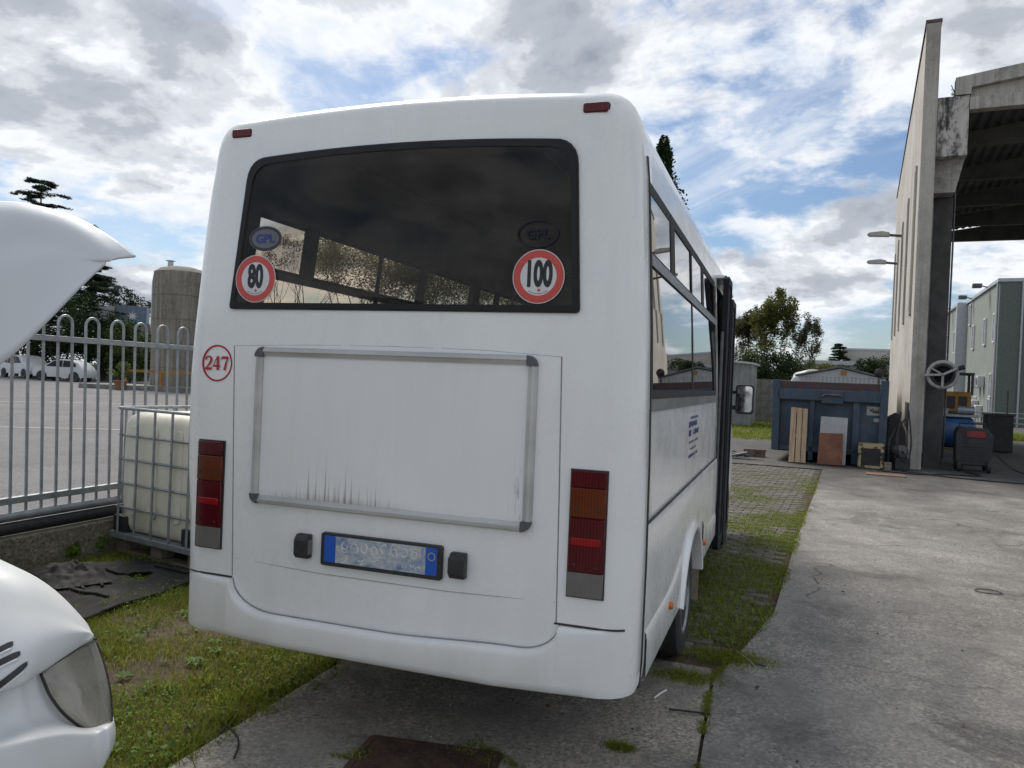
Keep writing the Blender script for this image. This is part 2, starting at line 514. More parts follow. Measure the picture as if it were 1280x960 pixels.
M['seat'] = simple('seat_cloth', (.035, .04, .06), (.02, .022, .03), 25, .9)
M['alu'] = simple('anodised_aluminium', (.56, .56, .55), (.44, .44, .43), 8, .42, metal=.3, stretch=(.3, 1, 1), bump=.06)
M['greypl'] = simple('grey_plastic_corner', (.10, .105, .115), (.07, .075, .08), 30, .5)
M['steel'] = simple('galvanised_steel', (.34, .36, .38), (.24, .26, .28), 12, .45, metal=.55, bump=.08)
M['steeld'] = simple('dull_dark_steel', (.14, .145, .15), (.07, .07, .075), 9, .5, metal=.4, bump=.15)
M['glass'] = glassy('tinted_rear_glass', (.86, .82, .765), .012, 1.36, ((.20, .20, .205), .075), .5)
M['sglass'] = glassy('tinted_side_glass', (.50, .45, .40), .006, 1.8, None, 2.5)
M['lglass'] = glassy('far_side_glass', (.93, .885, .82), .01, 1.40, None, .6)
M['teal'] = glassy('teal_cab_glass', (.35, .62, .60), .01, 1.5)
M['fritt'] = simple('black_glass_edge', (.010, .010, .012), (.008, .008, .009), 5, .35, spec=.3)
M['mirror'] = simple('mirror_glass', (.85, .87, .88), (.8, .82, .83), 5, .03, metal=1.0)
def lens(name, col, rough=.16):
    t = NT(name); v = t.coord()
    rib = t.n('ShaderNodeTexWave', wave_type='BANDS', bands_direction='X'); t.l(v, rib.inputs['Vector']); rib.inputs['Scale'].default_value = 26
    n = t.noise(v, 9, 4)
    c = t.mix(t.ramp(n, [(.3, 0.0), (.8, .45)]), col, tuple(x*.45 for x in col))
    c = t.mix(t.math('MULTIPLY', rib.outputs[0], .14), c, tuple(x*.35 for x in col))
    t.set(Base_Color=c, Roughness=rough, Coat_Weight=.12, Coat_Roughness=.05, Specular_IOR_Level=.28)
    t.bump(rib.outputs[0], .2, .003)
    return t.m
M['redl'] = lens('dark_red_lens', (.085, .0015, .006))
M['redb'] = lens('bright_red_reflector', (.30, .005, .008))
M['amber'] = lens('amber_lens', (.13, .024, .003))
M['clear'] = lens('clear_lens', (.17, .168, .155))
M['orange'] = lens('orange_marker_lens', (.62, .16, .02))
M['mkred'] = lens('marker_red_lens', (.11, .010, .014))
M['haze_lens'] = glassy('yellowed_headlamp_lens', (.80, .78, .72), .05, 1.55, ((.42, .40, .35), .42), 1.3)
M['bowl'] = simple('headlamp_reflector', (.50, .49, .46), (.36, .35, .33), 3, .25, metal=.7)
M['signred'] = simple('sign_red_print', (.56, .075, .06), (.50, .065, .055), 9, .4)
M['signwhite'] = simple('sign_white_print', (.66, .67, .68), (.58, .59, .6), 9, .4)
M['ink'] = simple('black_print', (.015, .015, .017), (.012, .012, .014), 9, .45)
M['blueink'] = simple('blue_print', (.03, .045, .22), (.025, .035, .18), 9, .45)
M['darkred'] = simple('crimson_print', (.42, .012, .03), (.36, .01, .028), 9, .4)
M['gplgrey'] = simple('grey_sticker', (.13, .13, .145), (.11, .11, .125), 9, .45)
M['gpldark'] = simple('dark_sticker_print', (.022, .024, .04), (.02, .02, .034), 9, .45)
M['plblue'] = simple('plate_blue_band', (.012, .10, .50), (.01, .085, .44), 9, .4)
M['plyellow'] = simple('plate_yellow_print', (.6, .5, .06), None, 9, .4)
def plate_face():
    t = NT('smudged_plate_face'); v = t.coord()
    a = t.noise(t.mapv(v, (1, 1, 1.4)), 13, 5, .62, 1.2)
    b = t.noise(v, 46, 5, .7, .8)
    c = t.ramp(t.math('ADD', t.math('MULTIPLY', a, .7), t.math('MULTIPLY', b, .3)), [(.36, (.14, .21, .36)), (.46, (.28, .34, .45)), (.54, (.42, .45, .48)), (.66, (.56, .57, .56))])
    t.set(Base_Color=c, Roughness=.35); return t.m
M['plate'] = plate_face()
def streak_panel():
    t = NT('dirt_streaked_panel'); v = t.coord()
    sp = t.n('ShaderNodeSeparateXYZ'); t.l(v, sp.inputs[0]); x, z = sp.outputs[0], sp.outputs[2]
    vx = t.n('ShaderNodeCombineXYZ'); t.l(x, vx.inputs[0])
    hx = t.noise(vx.outputs[0], 62, 4, .75)
    hx2 = t.noise(vx.outputs[0], 7, 2, .5)
    wob = t.noise(t.mapv(v, (60, 1, 9)), 1, 4, .6)
    zone = t.ramp(x, [(.0, 0)], 'LINEAR')
    xm = t.math('SUBTRACT', 1.0, t.math('MULTIPLY', t.math('ABSOLUTE', t.math('ADD', x, .23)), 2.5), True)
    n01 = t.math('DIVIDE', t.math('SUBTRACT', hx, .42), .26, True)
    hh = t.math('MULTIPLY', t.math('POWER', n01, 1.7), t.math('MULTIPLY', xm, t.math('ADD', hx2, .25)))
    z0 = t.math('SUBTRACT', z, 1.052)
    m = t.math('MULTIPLY', t.math('SUBTRACT', t.math('MULTIPLY', hh, .44), z0), 9.0, True)
    m = t.math('MULTIPLY', m, t.math('ADD', wob, .35, True))
    base_d = t.math('MULTIPLY', t.math('MULTIPLY', t.math('SUBTRACT', .03, z0), 26.0, True), t.math('ADD', xm, .15, True))
    # rust runs close to the right bar
    xr = t.math('SUBTRACT', 1.0, t.math('MULTIPLY', t.math('ABSOLUTE', t.math('SUBTRACT', x, .575)), 24), True)
    rn = t.noise(t.mapv(v, (95, 1, 5.5)), 1, 5, .7)
    mr = t.math('MULTIPLY', t.ramp(rn, [(.55, 0.0), (.63, 1.0)]), t.math('MULTIPLY', xr, t.math('SUBTRACT', 1.0, t.math('MULTIPLY', z0, 3.2), True)))
    soft = t.ramp(t.noise(t.mapv(v, (5, 1, .7)), 2.4, 6, .65), [(.5, 0.0), (.8, .2)])
    c = t.mix(soft, (.79, .80, .80), (.60, .60, .58))
    c = t.mix(t.math('MULTIPLY', m, .9), c, (.16, .115, .095))
    c = t.mix(t.math('MULTIPLY', base_d, .5), c, (.30, .26, .23))
    c = t.mix(t.math('MULTIPLY', mr, .9), c, (.13, .075, .06))
    t.set(Base_Color=c, Roughness=.3, Coat_Weight=.2)
    return t.m
M['panel'] = streak_panel()

M['yard'] = concrete_mat('worn_concrete', (.315, .30, .28), (.195, .187, .176), (.088, .084, .080), 0.0, rough_agg=.72, oily=12.8)
M['slab'] = concrete_mat('slab_concrete', (.40, .375, .335), (.27, .25, .225), (.12, .115, .108), 5.3, True, 85)
M['asphalt'] = concrete_mat('grey_asphalt', (.19, .19, .195), (.15, .15, .155), (.115, .115, .12), 9.1, False, 60, False)
M['kerb'] = concrete_mat('mossy_wall_concrete', (.30, .285, .24), (.19, .18, .145), (.07, .072, .05), 2.2, True, 60, False)
def paver_mat(name):
    t = NT(name)
    oi = t.n('ShaderNodeObjectInfo'); g = t.n('ShaderNodeNewGeometry')
    k = t.math('ADD', t.math('MULTIPLY', oi.outputs['Random'], .5), t.math('MULTIPLY', g.outputs['Random Per Island'], .5))
    n = t.noise(g.outputs['Position'], 9, 6, .7); f = t.noise(g.outputs['Position'], 90, 4, .7)
    c = t.ramp(t.math('ADD', t.math('MULTIPLY', k, .4), t.math('MULTIPLY', n, .6)), [(.25, (.065, .06, .053)), (.55, (.13, .122, .11)), (.8, (.20, .188, .17))])
    mo = t.ramp(t.noise(g.outputs['Position'], 1.4, 5, .65), [(.48, 0.0), (.66, .6)])
    c = t.mix(mo, c, (.085, .088, .04))
    t.set(Base_Color=c, Roughness=.9, Specular_IOR_Level=.25)
    t.bump(t.math('ADD', n, f), .5, .004); return t.m
M['paver'] = paver_mat('paving_block')
def soil_mat(name, c1, c2, c3):
    t = NT(name); v = t.coord()
    a = t.noise(v, 1.6, 7, .7, .4); b = t.noise(v, 24, 6, .7)
    c = t.ramp(t.math('ADD', t.math('MULTIPLY', a, .6), t.math('MULTIPLY', b, .4)), [(.35, c1), (.5, c2), (.66, c3)])
    t.set(Base_Color=c, Roughness=.95, Specular_IOR_Level=.2); t.bump(b, .9, .015); return t.m
M['soil'] = soil_mat('damp_soil', (.045, .036, .024), (.085, .068, .045), (.13, .105, .075))
M['lawn'] = soil_mat('lawn_base', (.04, .055, .014), (.075, .10, .022), (.12, .14, .04))
M['land'] = soil_mat('dry_land', (.07, .075, .05), (.11, .11, .08), (.15, .14, .11))
M['grass'] = leafmat('grass_blades', (.12, .145, .022), (.27, .30, .05), (.38, .34, .12), .42, .6, 1.6)
M['dry'] = leafmat('dry_grass', (.15, .12, .06), (.27, .22, .11), (.36, .3, .17), .25, .7, 2)
M['clover'] = leafmat('clover_leaf', (.085, .15, .022), (.18, .27, .045), (.27, .34, .09), .4, .5, 2.2)
M['weed'] = leafmat('pale_weed_leaf', (.075, .125, .03), (.14, .205, .06), (.21, .27, .10), .35, .6, 2)
M['dirtwhite'] = simple('yellow_white_line', (.52, .51, .46), (.34, .34, .32), 6, .8)

# ------------------------------------------------------------------ ground (setting)
def sheet(name, pts, z, mat, nz=None, kind='structure', label=None):
    me = bpy.data.meshes.new(name)
    me.from_pydata([(p[0], p[1], p[2] if len(p) > 2 else z) for p in pts], [], [list(range(len(pts)))])
    me.materials.append(mat); me.update()
    if me.polygons[0].normal.z < 0: me.flip_normals()
    o = bpy.data.objects.new(name, me); COL.objects.link(o); o['kind'] = kind
    return o
sheet('ground', [(-700, -300), (900, -300), (900, 1200), (-700, 1200)], -.42, M['land'])
EDGE = [(-.30, -6), (-.275, 3.4), (-.302, 4.45), (-.19, 4.98), (-.115, 5.4), (-.007, 6.0), (.13, 8.2), (.291, 10.48), (.52, 13.5), (.804, 17.57)]
sheet('concrete_yard', EDGE + [(.70, 17.62), (-1.2, 17.7), (-2.6, 17.8), (-6, 17.9), (-6, 25.5), (-1.7, 26.6), (1.2, 28.2), (1.2, 70), (60, 70), (60, -6)], 0.0, M['yard'])
sheet('concrete_slab', [(-2.25, -6), (-2.26, 4.62), (-1.2, 4.68), (-.33, 4.62), (-.318, 4.40), (-.29, 3.4), (-.314, -6)], -.002, M['slab'])
sheet('soil', [(-5.45, -6), (-5.45, 26), (1.0, 26), (1.0, -6)], -.022, M['soil'])
sheet('lawn', [(-30, 26), (1.3, 26), (1.3, 60), (-30, 60)], -.015, M['lawn'])
sheet('car_park', [(-5.62, -20, .05), (-5.62, 75, .05), (-120, 75, .58), (-120, -20, .58)], 0, M['asphalt'])
# painted bay lines on the car park, running across the view
def lot_z(x): return .05 + (-5.62 - x) * .53 / 114.38
for (px0, py0, px1, py1, wd) in ((-30, 501.5, 215, 506, .16), (-30, 533.5, 150, 537.5, .13)):
    P = []
    for (px, py) in ((px0, py0), (px1, py1)):
        v = far(px, py, 1.0) - Vector((0, 0, CAM_H))
        lo = 5.0
        for it in range(30):
            p = v*lo + Vector((0, 0, CAM_H)); lo *= (CAM_H - lot_z(p.x)) / max(.01, CAM_H - p.z)
        P.append(v*lo + Vector((0, 0, CAM_H)))
    d = (P[1]-P[0]).normalized(); nrm = Vector((-d.y, d.x, 0))*wd
    o = sheet('painted_bay_line', [(*(P[0].xy), lot_z(P[0].x)+.006), (*(P[1].xy), lot_z(P[1].x)+.006), (*((P[1]+nrm).xy), lot_z((P[1]+nrm).x)+.006), (*((P[0]+nrm).xy), lot_z((P[0]+nrm).x)+.006)], 0, M['dirtwhite'])

# paving blocks: rows follow the concrete edge; the nearest ones are separate pieces
def edge_x(y):
    for (x0, y0), (x1, y1) in zip(EDGE[1:], EDGE[2:]):
        if y0 <= y <= y1: return x0 + (x1-x0)*(y-y0)/(y1-y0)
    return EDGE[-1][0]
pav = sheet('block_paving', [(-2.6, 4.70), (-.33, 4.66), (-.2, 5.0), (-.02, 6.0), (.27, 10.5), (.79, 17.5), (-2.6, 17.6)], -.018, M['soil'])
cells = []
bw, bl, jt = .098, .198, .014
ang = R(-4.3); ca, sa = math.cos(ang), math.sin(ang)
for j in range(0, 118):
    for i in range(-16, 8):
        lx = -.25 + (i + (.5 if j % 2 else 0)) * (bl + jt); ly = j * (bw + jt)
        x = -.02 + lx*ca - ly*sa; y = 4.86 + lx*sa + ly*ca
        if y < 4.8 or y > 17.5: continue
        if x + bl*.5 > edge_x(y) - .012 or x < -2.55: continue
        vis = x > -.62 - .02*(y-4.8) and not (y > 6.3 and x < -.0735*y - .12)
        cells.append((y if vis else 100+y, x, y))
cells.sort()
bk = MB(); bk.prism(rrect(-bl/2, bl/2, -bw/2, bw/2, .006, 1), 'z', -.05, .0)
n0 = len(bk.v)//2
blk_me = []
for k in range(4):
    b = MB(); o_ = rrect(-bl/2, bl/2, -bw/2, bw/2, .012, 1); i_ = [(p[0]*.955, p[1]*.91) for p in o_]
    b.grid([[(p[0], p[1], -.05) for p in o_], [(p[0], p[1], -.005) for p in o_], [(p[0], p[1], random.uniform(-.0015, .0015)) for p in i_]], closed=True)
    b.f.append(list(range(2*len(o_), 3*len(o_)))); b.m.append(0)
    blk_me.append(b.mesh('paving_block', M['paver'], smooth=50))
rest = MB()
for q, (key, x, y) in enumerate(cells):
    dz = -.004 + random.uniform(-.004, .004) - .0006*random.random()
    if q < 300:
        o = bpy.data.objects.new('paving_block', blk_me[q % 4]); COL.objects.link(o); o.parent = pav
        o.location = (x, y, dz); o.rotation_euler = (random.gauss(0, .012), random.gauss(0, .008), ang + random.gauss(0, .012))
    else:
        o_ = rrect(-bl/2, bl/2, -bw/2, bw/2, .012, 1)
        Mx = Matrix.Translation((x, y, dz)) @ Matrix.Rotation(ang + random.gauss(0, .012), 4, 'Z')
        rest.prism(o_, 'z', -.05, 0, Mx)
o = rest.build('paving_blocks', M['paver'], pav); o['kind'] = 'stuff'

# grass: one mesh of bent blades for the strip on the left, and tufts in the paving
def blades(name, xy, h, w, mat, lean=.5, zb=-.02, kind='stuff', label=None):
    n = len(xy); a = rng.uniform(0, 2*PI, n); la = rng.uniform(0, 2*PI, n)
    hh = h * rng.uniform(.45, 1.25, n); ww = w * rng.uniform(.6, 1.3, n); ll = lean * hh * rng.uniform(.3, 1.4, n)
    sx, sy = np.cos(a)*ww/2, np.sin(a)*ww/2
    dx, dy = np.cos(la)*ll, np.sin(la)*ll
    b = np.stack([xy[:, 0], xy[:, 1], np.full(n, zb)], 1)
    z0 = np.zeros(n)
    s_ = np.stack([sx, sy, z0], 1)
    mid = b + np.stack([dx*.35, dy*.35, hh*.62], 1)
    tip = b + np.stack([dx, dy, hh*.95], 1)
    q = np.stack([b - s_, b + s_, mid + s_*.75, mid - s_*.75], 1)
    t = np.stack([mid - s_*.75, mid + s_*.75, tip + s_*.12, tip - s_*.12], 1)
    # join both quads of a blade as one island
    verts = np.stack([b - s_, b + s_, mid + s_*.75, mid - s_*.75, tip], 1).reshape(-1, 3)
    me = bpy.data.meshes.new(name)
    nv = n*5
    me.vertices.add(nv); me.vertices.foreach_set('co', verts.astype(np.float32).ravel())
    i0 = np.arange(n)*5
    lv = np.stack([i0, i0+1, i0+2, i0+3, i0+3, i0+2, i0+4], 1).ravel()
    me.loops.add(len(lv)); me.loops.foreach_set('vertex_index', lv.astype(np.int32))
    me.polygons.add(2*n)
    ls = np.stack([np.arange(n)*7, np.arange(n)*7+4], 1).ravel()
    me.polygons.foreach_set('loop_start', ls.astype(np.int32))
    me.materials.append(mat); me.update(calc_edges=True)
    o = bpy.data.objects.new(name, me); COL.objects.link(o); o['kind'] = kind
    return o
def leaves_flat(name, xy, size, hmin, hmax, mat, tilt=.6, kind='stuff', zb=-.02, lobes=False):
    n = len(xy); a = rng.uniform(0, 2*PI, n); t = rng.normal(0, tilt, n); s = size*rng.uniform(.5, 1.4, n)
    u = np.stack([np.cos(a)*np.cos(t), np.sin(a)*np.cos(t), np.sin(t)], 1)
    v = np.stack([-np.sin(a), np.cos(a), rng.normal(0, .3, n)], 1)
    c = np.stack([xy[:, 0], xy[:, 1], zb + rng.uniform(hmin, hmax, n)], 1)
    s = s[:, None]
    P = [c, c + u*s*.45 + v*s*.36, c + u*s, c + u*s*.45 - v*s*.36]
    return np_mesh(name, np.stack(P, 1), 4, mat), n
def scatter(n, x0, x1, y0, y1, keep):
    xy = np.stack([rng.uniform(x0, x1, n), rng.uniform(y0, y1, n)], 1)
    return xy[rng.uniform(0, 1, n) < keep(xy[:, 0], xy[:, 1])]
def bare(x, y):
    return np.clip((fbm(x*1.5, y*1.5, 3) - .30)*5.5, .08, 1)
def left_edge(x, y):                               # ragged edge over the slab
    e = -2.27 + .09*(fbm(y*3.1, y*0+3, 9)-.5)*2 + .05*np.sin(y*2.3)
    return np.where(x < e, 1.0, np.where(x < e+.09, .35, 0.0))
def lk(x, y):
    far_ = np.clip(1.15 - np.abs(y-2.7)*.06, .35, 1)
    return bare(x, y)*left_edge(x, y)*far_
xy = scatter(150000, -5.35, -2.15, 1.2, 7.2, lk)
blades('grass', xy, .042, .0048, M['grass'], .9)
xy = scatter(45000, -5.35, -2.2, 1.2, 7.2, lambda x, y: left_edge(x, y)*np.clip(1.1-bare(x, y), .1, 1)*.8)
blades('dry_grass', xy, .026, .004, M['dry'], 1.5)
xy = scatter(60000, -5.3, -2.12, 1.2, 6.8, lambda x, y: np.clip((fbm(x*1.9+4, y*1.9, 21)-.42)*5, 0, 1)*left_edge(x, y))
o, _ = leaves_flat('clover', xy, .017, .012, .045, M['clover'], .9); o['kind'] = 'stuff'
xy = scatter(8000, -5.0, -2.2, 1.6, 6.0, lambda x, y: np.clip((fbm(x*1.7+9, y*1.7, 31)-.5)*6, 0, 1)*left_edge(x, y))
o, _ = leaves_flat('broad_leaf_weeds', xy, .034, .012, .045, M['weed'], .8); o['kind'] = 'stuff'
# taller weeds: clumps of long blades and leafy rosettes, thickest along the slab edge
pts = []
for k in range(70):
    if k < 26: y = rng.uniform(1.9, 4.4); x = -2.34 + rng.normal(0, .05)
    else: y = rng.uniform(1.6, 6.2); x = rng.uniform(-5.1, -2.45)
    pts.append(rng.normal(0, 1, (rng.integers(14, 46), 2))*[.03, .03] + [x, y])
blades('long_grass', np.concatenate(pts), .085, .006, M['grass'], 1.0)
ros = []
for k in range(95):
    x, y = rng.uniform(-5.0, -2.35), rng.uniform(1.5, 6.0)
    if k < 40: x, y = rng.uniform(-3.4, -2.35), rng.uniform(1.9, 4.2)
    n_ = rng.integers(6, 11); r_ = rng.uniform(.025, .060)
    for j in range(n_):
        a = 2*PI*j/n_ + rng.normal(0, .25); L_ = r_*rng.uniform(.7, 1.2); w_ = L_*.19
        dx, dy = math.cos(a), math.sin(a); h1, h2 = L_*rng.uniform(.25, .5), L_*rng.uniform(.1, .5)
        b_ = (x, y, -.012)
        m0 = (x+dx*L_*.55-dy*w_, y+dy*L_*.55+dx*w_, -.012+h1); m1 = (x+dx*L_*.55+dy*w_, y+dy*L_*.55-dx*w_, -.012+h1)
        ros.append([b_, m0, (x+dx*L_, y+dy*L_, -.012+h2), m1])
np_mesh('weed_rosettes', np.array(ros), 4, M['weed'])['kind'] = 'stuff'
# tufts in and along the paving
def pk(x, y):
    ex = np.interp(y, [p[1] for p in EDGE], [p[0] for p in EDGE])
    ok = (x < ex + .05*fbm(y*6, y*0, 41)) & (x > -1.35)
    near = np.clip(1.35 - (y-4.8)*.125, .03, 1)
    edge_ = np.clip(1 - (ex-x)/.35, 0, 1)*np.clip(1.25-(y-5)*.085, .1, 1)
    patch = np.clip((fbm(x*1.9+2, y*1.25, 51)-.43)*6.5, 0, 1)
    return ok*np.clip(patch*near*.9 + edge_*.75*fbm(x*5, y*2.2, 61)*np.clip(patch*2+.25, 0, 1), .0, 1)
xy = scatter(100000, -1.35, .9, 4.72, 16.5, pk)
blades('paving_grass', xy, .04, .006, M['grass'], .9, -.012)
xy = scatter(40000, -1.3, .9, 4.72, 15, lambda x, y: pk(x, y)*.45)
o, _ = leaves_flat('paving_clover', xy, .022, .01, .04, M['clover'], zb=-.012); o['kind'] = 'stuff'
xy = scatter(26000, -1.35, .9, 4.8, 17, lambda x, y: (x < np.interp(y, [p[1] for p in EDGE], [p[0] for p in EDGE]))*np.clip((fbm(x*2.2, y*1.1, 71)-.4)*4, 0, 1))
blades('paving_dry_grass', xy, .02, .005, M['dry'], 1.4, -.01)
# grass along the joint between slab and yard, and round the manhole
yj = rng.uniform(2.9, 4.7, 2600); xj = np.interp(yj, [p[1] for p in EDGE], [p[0] for p in EDGE]) - .010 + rng.normal(0, .012, 2600)
kp = fbm(yj*5, yj*0+1, 81) > .43
blades('joint_grass', np.stack([xj, yj], 1)[kp], .022, .004, M['grass'], 1.2, -.006)
xy = scatter(9000, -1.75, -.7, 2.85, 3.3, lambda x, y: np.clip((fbm(x*5, y*5, 91)-.42)*6, 0, 1)*(np.abs(np.hypot((x+1.30)/.36, (y-2.86)/.30)-1) < .2))
blades('manhole_grass', xy, .02, .004, M['grass'], 1.2, -.002)
for (cx, cy, rr, nn) in ((-.62, 3.43, .05, 700), (-.45, 4.42, .16, 1500), (-.25, 4.85, .2, 2600)):
    pts = rng.normal(0, 1, (nn, 2))*[rr*.6, rr*.35] + [cx, cy]
    blades('weed_tuft', pts, .024, .004, M['grass'], 1.1, -.004)
xy = scatter(50000, -14, 1.25, 26.1, 52, lambda x, y: np.clip(fbm(x*.7, y*.7, 5)*1.5, 0, 1))
blades('lawn_grass', xy, .10, .03, M['grass'], .8, -.01)

# small stones and leaf litter lying on the concrete
peb = MB()
for i in range(900):
    y = 1.6 + 9*random.random()**1.6; x = random.uniform(-2.2, 5.0)
    if y > 4.6 and x < edge_x(min(max(y, 4.5), 17)) + .03: continue
    r_ = random.uniform(.003, .009); M4 = Matrix.Translation((x, y, r_*.35)) @ Matrix.Rotation(random.random()*6, 4, 'Z') @ Matrix.Diagonal((r_, r_*random.uniform(.6, 1), r_*.6, 1))
    peb.add([(1,0,0),(0,1,0),(-1,0,0),(0,-1,0),(0,0,1),(0,0,-1)], [(0,1,4),(1,2,4),(2,3,4),(3,0,4),(1,0,5),(2,1,5),(3,2,5),(0,3,5)], M4, random.choice((0, 0, 1, 2)))
peb.build('pebbles', [simple('grey_pebble', (.22, .21, .2), (.15, .145, .14), 30, .9), simple('pale_pebble', (.42, .40, .37), (.3, .29, .27), 30, .9), simple('dark_crumb', (.04, .035, .03), (.025, .02, .02), 30, .9)])['kind'] = 'stuff'
M['greystrip'] = simple('grey_sill_strip', (.20, .205, .21), (.15, .155, .16), 8, .42, stretch=(1, .3, 1))
M['flap'] = simple('dusty_mud_flap', (.34, .29, .23), (.22, .19, .15), 8, .8)
M['tealpaint'] = simple('teal_window_glass', (.07, .16, .16), (.05, .12, .12), 4, .06, coat=.5)
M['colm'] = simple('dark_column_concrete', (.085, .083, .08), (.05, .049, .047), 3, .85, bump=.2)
M['reelpaint'] = simple('chipped_white_reel', (.36, .36, .345), (.24, .24, .23), 8, .5)

# ------------------------------------------------------------------ the minibus
BX, BY = -1.54, 2.897
bus = empty('minibus', 'large white minibus seen from behind with speed limit stickers on its tinted rear window', 'minibus', (BX, BY, 0))
BUL, RC = .012, .12
def bul(x): return -BUL*(1 - min(1, (x/1.05)**2))
def lerp_tab(tab, z):
    for (z0, w0), (z1, w1) in zip(tab, tab[1:]):
        if z <= z1: return w0 + (w1-w0)*max(0, (z-z0))/(z1-z0)
    return tab[-1][1]
WCAP = [(.40, 1.036), (.5, 1.044), (.9, 1.046), (1.3, 1.042), (1.55, 1.036), (1.8, 1.028), (2.1, 1.012), (2.41, .994), (2.52, .982)]
WSIDE = [(.40, 1.046), (.5, 1.054), (.9, 1.056), (1.02, 1.055), (1.04, 1.051), (1.055, 1.040), (1.3, 1.040), (1.55, 1.035), (1.8, 1.026), (2.1, 1.008), (2.41, .989), (2.52, .977)]
LEFT_BELLY = [(.40, 0), (.84, .004), (1.14, .032), (1.35, .040), (1.6, .050), (1.75, .043), (2.2, .024), (2.4, .012), (2.55, .0), (2.8, 0)]
def wid(tab, z, sx=1): return lerp_tab(tab, z) + (lerp_tab(LEFT_BELLY, z) if sx < 0 else 0)
def section(tab, grow=0.0, zs=None):
    zs = zs or [.445, .5, .7, .9, 1.02, 1.04, 1.055, 1.15, 1.3, 1.45, 1.55, 1.7, 1.8, 1.95, 2.1, 2.25, 2.41, 2.52]
    right = [(lerp_tab(tab, z)+grow, z) for z in zs]
    p0 = right[-1]; p1 = (p0[0]-.006, 2.716+grow); p2 = (.85, 2.722+grow)
    for i in range(1, 9):
        t = i/8
        right.append(((1-t)**2*p0[0]+2*t*(1-t)*p1[0]+t*t*p2[0], (1-t)**2*p0[1]+2*t*(1-t)*p1[1]+t*t*p2[1]))
    for i in range(1, 7):
        x = .85*(1-i/6); right.append((x, 2.756+grow-.034*(x/.85)**2))
    return right + [(-x - (lerp_tab(LEFT_BELLY, z) if x > .9 else 0), z) for (x, z) in right[-2::-1]]
def inset(sec, e):
    return [(x*(1-e/1.0), (z if z < 1 else 1+(z-1)*(1-.55*e/1.75))) for (x, z) in sec]
b = MB(); rows = []
sc_ = section(WCAP, .004)
ring0 = inset(sc_, RC)
for k in (0.0, .12, .25, .4, .55, .7, .82, .92, 1.0):
    cx, cz = 0, 1.5
    rows.append([(x*k, bul(x*k), cz+(z-cz)*k) for (x, z) in ring0])
for i in range(1, 11):
    th = PI/2*i/10; e = RC*(1-math.sin(th)); y = RC*(1-math.cos(th))
    rows.append([(x, y+bul(x)*(1-i/10), z) for (x, z) in inset(sc_, e)])
rows.append([(x, .19, z) for (x, z) in sc_])
rows.append([(x, .203, z) for (x, z) in inset(sc_, .006)])
ss = section(WSIDE)
for y in (.212, .4, 1.0, 2.0, 3.0, 4.0, 4.9): rows.append([(x, y, z) for (x, z) in ss])
b.grid(rows, closed=True)
n = len(ss)
b.f.append([len(b.v)-n+k for k in range(n)]); b.m.append(0)
shell = b.build('body_shell', [M['bus'], M['interior']], bus, smooth=38)
# merge the collapsed centre ring, then cut the openings
import bmesh
bm = bmesh.new(); bm.from_mesh(shell.data); bmesh.ops.remove_doubles(bm, verts=bm.verts, dist=.0004); bmesh.ops.recalc_face_normals(bm, faces=bm.faces); bm.to_mesh(shell.data); bm.free()
cut = []
def cutter(mb): 
    o = mb.build('cut', [M['bus'], M['interior']], None); cut.append(o)
    md = shell.modifiers.new('b', 'BOOLEAN'); md.operation = 'DIFFERENCE'; md.solver = 'EXACT'; md.object = o
    o.parent = bus
c = MB(); si = [(x*.955, (max(.80, 1+(z-1)*.968))) for (x, z) in ss]
c.grid([[(x, y, z) for (x, z) in si] for y in (.085, 4.8)], closed=True)
c.f.append(list(range(n))[::-1]); c.f.append(list(range(n, 2*n))); c.m = [1]*len(c.f)
cutter(c)
RW = [(-.775, 1.895), (.757, 1.895), (.725, 2.490)]
def rw_out(off=0.0):
    pts = []
    cs = [((-.802+off, 1.872+off), .02), ((.785-off, 1.872+off), .02), ((.750-off, 2.520-off), .10), ((-.722+off, 2.520-off), .10)]
    P = [Vector(q[0]) for q in cs]
    for i, (p, r_) in enumerate(cs):
        p = Vector(p); a = (P[i-1]-p).normalized(); c_ = (P[(i+1) % 4]-p).normalized()
        s0, s1 = p + a*r_, p + c_*r_
        for k in range(7):
            t = k/6; q = s0*(1-t)**2 + p*2*t*(1-t) + s1*t*t
            pts.append((q.x, q.y))
        if i == 2:                                   # arched top edge
            nxt = P[3]
            for k in range(1, 14):
                t = k/14; x = s1.x + (nxt.x + r_ - s1.x)*t
                pts.append((x, 2.520-off + .024*(1-(2*t-1)**2)))
    return pts
c = MB(); c.prism(rw_out(.012), 'y', -.2, .3); c.m = [1]*len(c.f); cutter(c)
c = MB(); c.box(-1.4, 1.4, .25, 3.22, 1.565, 2.395); c.m = [1]*len(c.f); cutter(c)
c = MB(); c.box(-1.4, -.5, 3.36, 4.72, 1.565, 2.395); c.m = [1]*len(c.f); cutter(c)
c = MB(); c.box(.6, 1.4, 3.56, 4.44, .45, 2.42); c.m = [1]*len(c.f); cutter(c)
AY, AZ, AR = 1.895, .20, .55
for sx in (-1, 1):
    c = MB(); c.tube([(sx*.70, AY, AZ), (sx*1.4, AY, AZ)], AR, 40); c.m = [1]*len(c.f); cutter(c)
dg = bpy.context.evaluated_depsgraph_get(); dg.update()
me = bpy.data.meshes.new_from_object(shell.evaluated_get(dg))
shell.modifiers.clear(); shell.data = me
for o in cut: bpy.data.objects.remove(o)
me.polygons.foreach_set('use_smooth', [True]*len(me.polygons)); me.set_sharp_from_angle(angle=R(32))

